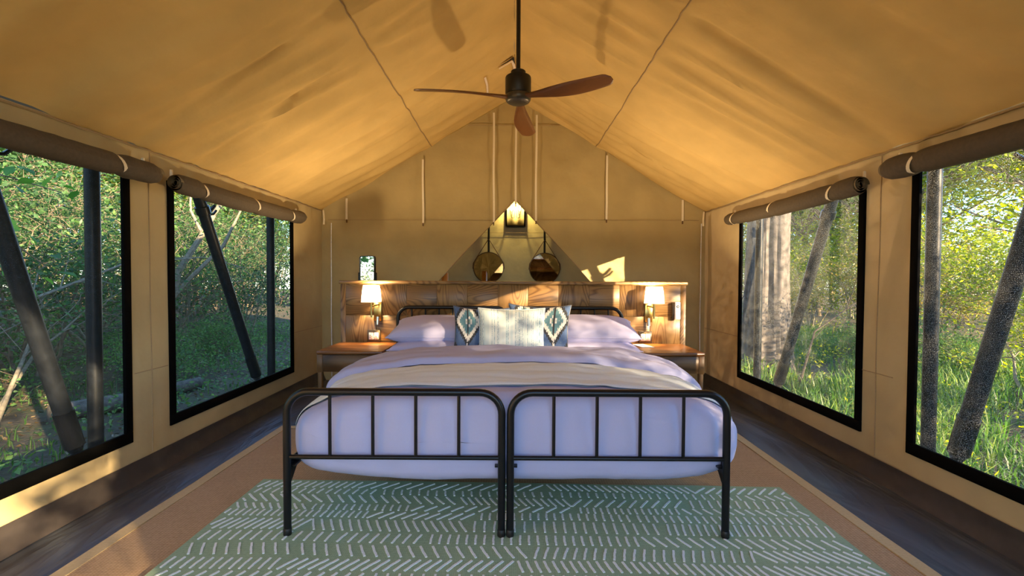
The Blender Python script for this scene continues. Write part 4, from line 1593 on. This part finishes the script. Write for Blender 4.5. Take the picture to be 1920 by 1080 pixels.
KINDS = {
    # kind: (name, category, words, builder args)
    'dense': ('leafy_shrub', 'shrub', 'dense dark green shrub', dict(seed=11, h=2.3, r=1.3, n_leaves=5200, size=.062, spread=.115, stems=7, mat='leaf_a')),
    'airy': ('leafy_shrub', 'shrub', 'loose mid green shrub with grey stems', dict(seed=23, h=2.8, r=1.3, n_leaves=3600, size=.068, spread=.115, stems=6, mat='leaf_b', bark='bark_pale')),
    'low': ('leafy_shrub', 'shrub', 'low green undergrowth bush', dict(seed=37, h=.95, r=.9, n_leaves=3000, size=.055, spread=.115, stems=8, mat='leaf_b', low=.02)),
    'yellow': ('leafy_shrub', 'shrub', 'yellow green sunny shrub', dict(seed=41, h=2.4, r=1.3, n_leaves=4600, size=.066, spread=.115, stems=6, mat='leaf_c', bark='bark_pale')),
    'autumn': ('leafy_shrub', 'shrub', 'bush with ochre tinged leaves', dict(seed=53, h=2.0, r=1.1, n_leaves=3400, size=.06, spread=.115, stems=6, mat='leaf_d', bark='bark_pale')),
    'tree': ('leafy_tree', 'tree', 'tall green tree with slim trunk', dict(seed=61, h=7.0, r=1.9, n_leaves=9000, size=.13, stems=7, trunk=(3.0, .09), spread=.38, mat='leaf_b', low=.8)),
    'high': ('leafy_tree', 'tree', 'high crowned tree', dict(seed=67, h=6.5, r=2.2, n_leaves=9000, size=.12, stems=7, trunk=(3.4, .10), spread=.40, mat='leaf_b', low=3.1)),
    'ytree': ('leafy_tree', 'tree', 'tall yellow green tree with slim trunk', dict(seed=71, h=6.5, r=2.0, n_leaves=9000, size=.12, stems=7, trunk=(2.6, .08), spread=.36, mat='leaf_c', low=.8)),
}
PLANT = {}
for kk, (nm, cat, words, kw) in KINDS.items():
    PLANT[kk] = make_plant(**kw)

WNAME = [(-1e9, 240, 'near left window'), (240, 620, 'far left window'), (620, 1330, 'behind'), (1330, 1665, 'far right window'), (1665, 1e9, 'near right window')]
ORD = ['first', 'second', 'third', 'fourth', 'fifth', 'sixth', 'seventh', 'eighth', 'ninth', 'tenth', 'eleventh', 'twelfth', 'thirteenth', 'fourteenth', 'fifteenth', 'sixteenth', 'seventeenth', 'eighteenth', 'nineteenth', 'twentieth']
plan = []
rg = random.Random(99)
def scatter(side, rows_):
    for (xd, y0_, y1_, step, kinds, sc) in rows_:
        y = y0_
        while y < y1_:
            plan.append((rg.choice(kinds), side * (xd + rg.uniform(-.45, .45)), y + rg.uniform(-.3, .3), rg.uniform(*sc)))
            y += step
# left wood: shade, thick undergrowth
scatter(-1, [(5.2, 1.2, 9.5, 1.9, ['low', 'low', 'airy'], (.7, 1.05)),
             (6.9, .4, 13, 1.6, ['dense', 'airy', 'low', 'airy'], (.85, 1.15)),
             (9.0, .6, 17, 1.9, ['dense', 'dense', 'airy', 'yellow'], (1.1, 1.5)),
             (11.2, 12, 27, 2.2, ['dense', 'dense', 'airy'], (1.3, 1.7)),
             (12.5, 0, 23, 2.8, ['tree', 'tree', 'ytree'], (.85, 1.15)),
             (15.5, 3, 33, 2.8, ['tree', 'tree', 'ytree'], (1.1, 1.4)),
             (19, 16, 40, 3.0, ['dense', 'tree'], (1.6, 2.0))])
# right wood: grass in front, sunlit thicket behind
scatter(1, [(6.6, 2.2, 13, 1.9, ['yellow', 'low', 'autumn', 'low'], (.6, .95)),
            (8.8, .4, 16, 1.9, ['yellow', 'yellow', 'airy', 'autumn'], (.95, 1.35)),
            (11.0, 0, 20, 2.5, ['yellow', 'ytree', 'airy'], (1.0, 1.3)),
            (13.8, 0, 27, 2.6, ['ytree', 'ytree', 'tree'], (1.0, 1.3)),
            (12.0, 14, 28, 2.4, ['yellow', 'dense'], (1.3, 1.7)),
            (18, 12, 38, 3.0, ['ytree', 'dense', 'yellow'], (1.5, 2.0))])
def screen_x(x, y):
    return 962 + F * x / max(.3, y)
done = []
for (kk, x, y, s) in plan:
    if y < .05 or (x > 0 and y < .62 * x): continue
    sx = screen_x(x, y)
    w_ = next(n_ for a, c, n_ in WNAME if a <= sx < c)
    if w_ == 'behind' and 760 < sx < 1130: continue
    done.append((w_, kk, x, y, s, sx))
groups = {}
for e in done:
    groups.setdefault((e[0], e[1]), []).append(e)
def place(kk, x, y, s, label, group, rot):
    nm, cat, words, _ = KINDS[kk]
    t = thing(nm, label, cat, (x, y, gz(x, y)), group)
    t.rotation_euler = (0, 0, rot); t.scale = (s, s, s)
    fo = bpy.data.objects.new('foliage', PLANT[kk][0]); put(fo, t); fo['kind'] = 'stuff'
    so = bpy.data.objects.new('stems', PLANT[kk][1]); put(so, t)
for (w_, kk), es in groups.items():
    es.sort(key=lambda e: e[5])
    for i, (_, _, x, y, s, sx) in enumerate(es):
        words = KINDS[kk][2]
        dist = abs(x)
        zone = 'close by' if dist < 6 else 'mid distance' if dist < 10 else 'far back'
        if w_ == 'behind':
            place(kk, x, y, s, '%s, %s from left behind the tent' % (words, ORD[min(i, 19)]), 'plants behind the tent', rg.uniform(0, 6.28))
        else:
            place(kk, x, y, s, '%s, %s from left in the %s' % (words, ORD[min(i, 19)], w_), 'plants outside the ' + w_, rg.uniform(0, 6.28))
# woods before the open entrance, plus unseen sun-side shrubs added to block the sun
for i, (kk, x, y, s) in enumerate([('dense', -7.0, -12.5, 1.3), ('yellow', -4.0, -13.5, 1.2), ('dense', -1.0, -14.0, 1.3), ('yellow', 2.0, -13.5, 1.2), ('airy', 4.6, -12.5, 1.2), ('tree', -9.5, -8.5, 1.0),
                                   ('dense', 5.7, -.75, 1.0), ('dense', 5.9, -2.0, 1.05), ('dense', 7.2, -4.9, 1.6), ('dense', 5.2, -2.7, .8), ('dense', 4.9, -1.3, .72), ('dense', 6.3, -4.3, 1.75), ('airy', 6.2, .55, .9), ('dense', 8.4, -6.3, 1.85), ('airy', 8.9, -4.4, 1.35),
                                   ('airy', -6.0, -1.0, 1.1), ('dense', -6.4, -3.6, 1.2), ('dense', 3.6, -7.0, .9)]):
    place(kk, x, y, s, 'unseen %s behind the viewer, %s in the clearing' % (KINDS[kk][2], ORD[i]), 'plants behind the viewer', i * 1.3)

# the big old trunk in the far right window
b = MB()
tx, ty = 4.30, 8.1
def trunk(z, a):
    r = .34 + .14 * math.exp(-max(0, z + .4) * 2.2) - .012 * z
    r *= 1 - .07 * max(0, 1 - abs(nz(math.cos(a) * 2.6, math.sin(a) * 2.6, z * .25)) * 7) + .07 * math.cos(a * 5 + .7 * nz(z * .4)) + .10 * nz(math.cos(a) * 3.2, math.sin(a) * 3.2, z * .5) + .05 * nz(math.cos(a) * 9, math.sin(a) * 9, z * 1.2)
    return (tx + r * math.cos(a) + .05 * z * .3, ty + r * math.sin(a), z)
b.grid(trunk, lin(-.55, 7.0, 60), lin(0, 2 * math.pi, 97), flip=True)
bt = thing('old_tree', 'massive furrowed old tree trunk at the left of the far right window', 'tree', (tx, ty, -.5))
b.build('trunk', M['bark_tree'], bt)
fo = bpy.data.objects.new('foliage', PLANT['tree'][0]); put(fo, bt); fo['kind'] = 'stuff'
fo.location = (0, 0, 4.2); fo.scale = (1.5, 1.5, 1.0)

# slim bare sapling forking in the far left window
sp = thing('bare_sapling', 'pale forked sapling leaning right in the far left window', 'tree', (-5.6, 7.7, gz(-5.6, 7.7)))
b = MB()
q = Vector((-5.6, 7.7, gz(-5.6, 7.7)))
main = [q, q + Vector((.05, .0, .5)), q + Vector((.02, .05, 1.1)), q + Vector((.12, .1, 1.6)), q + Vector((.45, .2, 2.2)), q + Vector((.8, .3, 2.9)), q + Vector((.95, .5, 3.7))]
b.tube(main, [.07, .06, .055, .05, .042, .032, .02], 8)
b.tube([main[2], main[2] + Vector((.3, 0, .35)), main[2] + Vector((.8, .1, .9)), main[2] + Vector((1.1, .1, 1.5))], [.04, .035, .028, .015], 6)
b.tube([main[1], main[1] + Vector((-.15, 0, .5)), main[1] + Vector((-.2, .1, 1.2)), main[1] + Vector((-.05, .1, 2.0))], [.04, .034, .026, .014], 6)
b.tube([main[4], main[4] + Vector((-.2, 0, .4)), main[4] + Vector((-.25, .1, 1.0))], [.03, .02, .01], 6)
b.build('trunk', M['bark_pale'], sp)

# thin crossing bare branches
def twig(name, label, pts, r, subs, mat, seed):
    rs = random.Random(seed)
    t = thing(name, label, 'branch', pts[0])
    b = MB()
    P3 = [Vector(p) for p in pts]
    b.tube(P3, [r * (1 - .6 * i / (len(P3) - 1)) for i in range(len(P3))], 6)
    for i in range(subs):
        k_ = rs.randint(0, len(P3) - 2); f_ = rs.random()
        p = P3[k_].lerp(P3[k_ + 1], f_)
        d = Vector((rs.uniform(-1, 1), rs.uniform(-1, 1), rs.uniform(-.3, .9))).normalized()
        L = rs.uniform(.3, .9)
        b.tube([p, p + d * L * .5 + Vector((0, 0, .04)), p + d * L + Vector((0, 0, rs.uniform(-.1, .15)))], [r * .45, r * .3, r * .12], 4)
    b.build('branches', M[mat], t)
    return t
twig('bare_branch', 'thin grey branch crossing the top of the near left window', [(-4.2, 1.0, 1.75), (-4.0, 1.9, 2.0), (-4.2, 2.9, 2.05), (-4.1, 3.9, 2.3)], .012, 12, 'bark_pale', 3)
twig('bare_branch', 'bare bent branch crossing the middle of the near left window', [(-5.0, 1.6, .4), (-4.9, 2.6, .75), (-4.8, 3.4, 1.05), (-5.0, 4.4, 1.0)], .016, 12, 'bark', 8)
twig('bare_branch', 'tangled bare branch across the middle of the far left window', [(-5.2, 5.2, .9), (-5.4, 6.6, 1.3), (-5.2, 8.0, 1.45), (-5.4, 9.6, 1.3)], .018, 16, 'bark_pale', 5)
twig('bare_branch', 'dark forked twig low beside the slanting pole in the far right window', [(4.0, 6.6, -.3), (4.25, 6.7, .4), (4.8, 6.6, .85), (5.6, 6.4, 1.05)], .016, 10, 'bark_dark', 6)
lg = MB().tube([(-4.9, 5.0, gz(-4.9, 5.0) + .08), (-4.5, 5.7, gz(-4.5, 5.7) + .1), (-4.3, 6.5, gz(-4.3, 6.5) + .08)], [.10, .11, .08], 12)
tag(lg.build('fallen_log', M['deadwood']), 'grey fallen log on the ground at the foot of the far left window', 'log')
lg = MB().tube([(-3.6, 1.7, gz(-3.6, 1.7) + .04), (-3.9, 2.5, gz(-3.9, 2.5) + .05), (-4.0, 3.6, gz(-4, 3.6) + .04)], [.05, .055, .035], 10)
tag(lg.build('fallen_branch', M['deadwood']), 'brown fallen branch on the ground outside the near left window', 'log')

# broad-leaved branch hanging in front of the near left window, each leaf its own piece
LV = [(0, 0, 0), (.28, .34, .03), (.62, .36, .05), (.86, .2, .02), (1.05, 0, -.06), (.86, -.2, .02), (.62, -.36, .05), (.28, -.34, .03), (.3, 0, -.03), (.65, 0, -.03)]
LF = [(0, 8, 1), (1, 8, 9, 2), (2, 9, 3), (3, 9, 4), (4, 9, 5), (5, 9, 6), (6, 9, 8, 7), (7, 8, 0)]
lme = []
for i in range(4):
    me = bpy.data.meshes.new('leaf')
    me.from_pydata([(p[0] * .09, p[1] * .09 * (1 + .1 * i), p[2] * .09 * (1 + .6 * i)) for p in LV], [], LF)
    me.materials.append(M['leaf_big'])
    at = me.attributes.new('tint', 'FLOAT', 'FACE')
    at.data.foreach_set('value', [.2 + .22 * i] * len(LF))
    lme.append(me)
rs = random.Random(4)
def leaf_branch(label, base, pts_list, count, spread):
    t = thing('leafy_branch', label, 'branch', base, 'broad leaved branches outside the near left window')
    b = MB()
    spots = []
    for pts in pts_list:
        P3 = [Vector(p) for p in pts]
        b.tube(P3, [.009 * (1 - .6 * i / (len(P3) - 1)) for i in range(len(P3))], 5)
        for i in range(len(P3) - 1):
            for f_ in (.2, .5, .8): spots.append(P3[i].lerp(P3[i + 1], f_))
    b.build('twigs', M['bark'], t)
    for i in range(count):
        p = rs.choice(spots) + Vector((rs.gauss(0, spread), rs.gauss(0, spread), rs.gauss(0, spread)))
        o = bpy.data.objects.new('leaf', rs.choice(lme)); put(o, t)
        o.location = p - t.location
        o.rotation_euler = (rs.gauss(0, .5), rs.uniform(.2, 1.1), rs.uniform(0, 6.28))
        s = rs.uniform(.75, 1.3); o.scale = (s, s, s)
leaf_branch('hanging branch with broad bright leaves in the upper part of the near left window', (-3.5, 2.0, 1.95),
            [[(-3.5, 1.9, 2.1), (-3.5, 2.4, 1.9), (-3.45, 2.9, 1.6), (-3.4, 3.25, 1.35), (-3.38, 3.45, 1.2)],
             [(-3.6, 2.2, 2.1), (-3.7, 2.8, 1.95), (-3.6, 3.3, 1.85), (-3.6, 3.8, 1.8)],
             [(-3.5, 2.4, 1.9), (-3.6, 2.7, 1.55), (-3.6, 3.0, 1.45)]], 90, .10)
leaf_branch('broad leaved sprig at the lower left of the near left window', (-4.2, 2.2, gz(-4.2, 2.2)),
            [[(-4.2, 2.2, gz(-4.2, 2.2)), (-4.2, 2.3, .3), (-4.1, 2.5, .7), (-4.0, 2.7, .95)],
             [(-4.2, 2.3, .2), (-4.3, 2.0, .6), (-4.2, 1.9, .9)], [(-4.1, 2.5, .6), (-4.3, 2.9, .8)]], 60, .12)

# grass and undergrowth: what nobody could count
rs2 = np.random.RandomState(8)
def grass(n, xr, yr, hr, name, label, mat, dens=None, wid=.007):
    x = rs2.uniform(*xr, n); y = rs2.uniform(*yr, n)
    kp = np.array([nz(a * .9, c * .9, 5) + .35 * nz(a * 3, c * 3, 2) for a, c in zip(x, y)])
    m = kp > (dens if dens is not None else -9)
    x, y, kp = x[m], y[m], kp[m]
    z = np.array([gz(a, c) for a, c in zip(x, y)])
    n = len(x)
    h = rs2.uniform(*hr, n) * (1 + .5 * kp)
    a = rs2.uniform(0, 6.283, n); bend = rs2.uniform(.15, .8, n)
    dx, dy = np.cos(a), np.sin(a)
    P0 = np.stack([x, y, z - .02], 1)
    D_ = np.stack([dx, dy, np.zeros(n)], 1); S_ = np.stack([-dy, dx, np.zeros(n)], 1) * wid * rs2.uniform(.6, 1.3, n)[:, None]
    P1 = P0 + np.stack([dx * h * bend * .25, dy * h * bend * .25, h * .6], 1)
    P2 = P0 + np.stack([dx * h * bend * .9, dy * h * bend * .9, h * (1 - .35 * bend)], 1)
    V = np.stack([P0 - S_, P0 + S_, P1 - S_ * .8, P1 + S_ * .8, P2], 1)
    me = quick_mesh(name, V, [(0, 1, 3), (0, 3, 2), (2, 3, 4)], np.clip(rs2.uniform(0, .8, n) + .3 * kp, 0, 1), M[mat])
    o = bpy.data.objects.new(name, me); put(o)
    tag(o, label, 'grass', kind='stuff')
grass(42000, (2.5, 9.5), (.6, 13), (.14, .38), 'tall_grass', 'fresh tall grass on the ground outside the right windows', 'grass', -.25)
grass(9000, (-8, -2.5), (.6, 12), (.08, .2), 'thin_grass', 'thin short grass on the forest floor outside the left windows', 'grass', .05, .005)
def floor_leaves(n, xr, yr, size, hz, name, label, cat, mat, dens):
    x = rs2.uniform(*xr, n); y = rs2.uniform(*yr, n)
    kp = np.array([nz(a * 1.1, c * 1.1, 9) for a, c in zip(x, y)])
    m = kp > dens
    x, y, kp = x[m], y[m], kp[m]
    z = np.array([gz(a, c) for a, c in zip(x, y)]) + rs2.uniform(.01, 1, len(x)) * hz * (.4 + np.clip(kp - dens, 0, 1))
    V = leaf_cloud(np.stack([x, y, z], 1), size, rs2, 0.0, .6)
    me = quick_mesh(name, V, LEAF_F, np.clip(rs2.normal(.5, .25, len(x)), 0, 1), M[mat])
    o = bpy.data.objects.new(name, me); put(o)
    tag(o, label, cat, kind='stuff')
floor_leaves(26000, (-10, -2.55), (.4, 14), .055, .35, 'ground_cover', 'low leafy ground cover on the forest floor outside the left windows', 'plants', 'leaf_b', -.12)
floor_leaves(9000, (-9, -2.5), (.4, 12), .05, .02, 'leaf_litter', 'dry fallen leaves strewn on the soil outside the left windows', 'leaves', 'litter', -.6)
floor_leaves(14000, (3.2, 11), (.8, 14), .055, .45, 'weed_patch', 'sunny broad leaved weeds growing among the grass on the right', 'plants', 'leaf_c', .05)
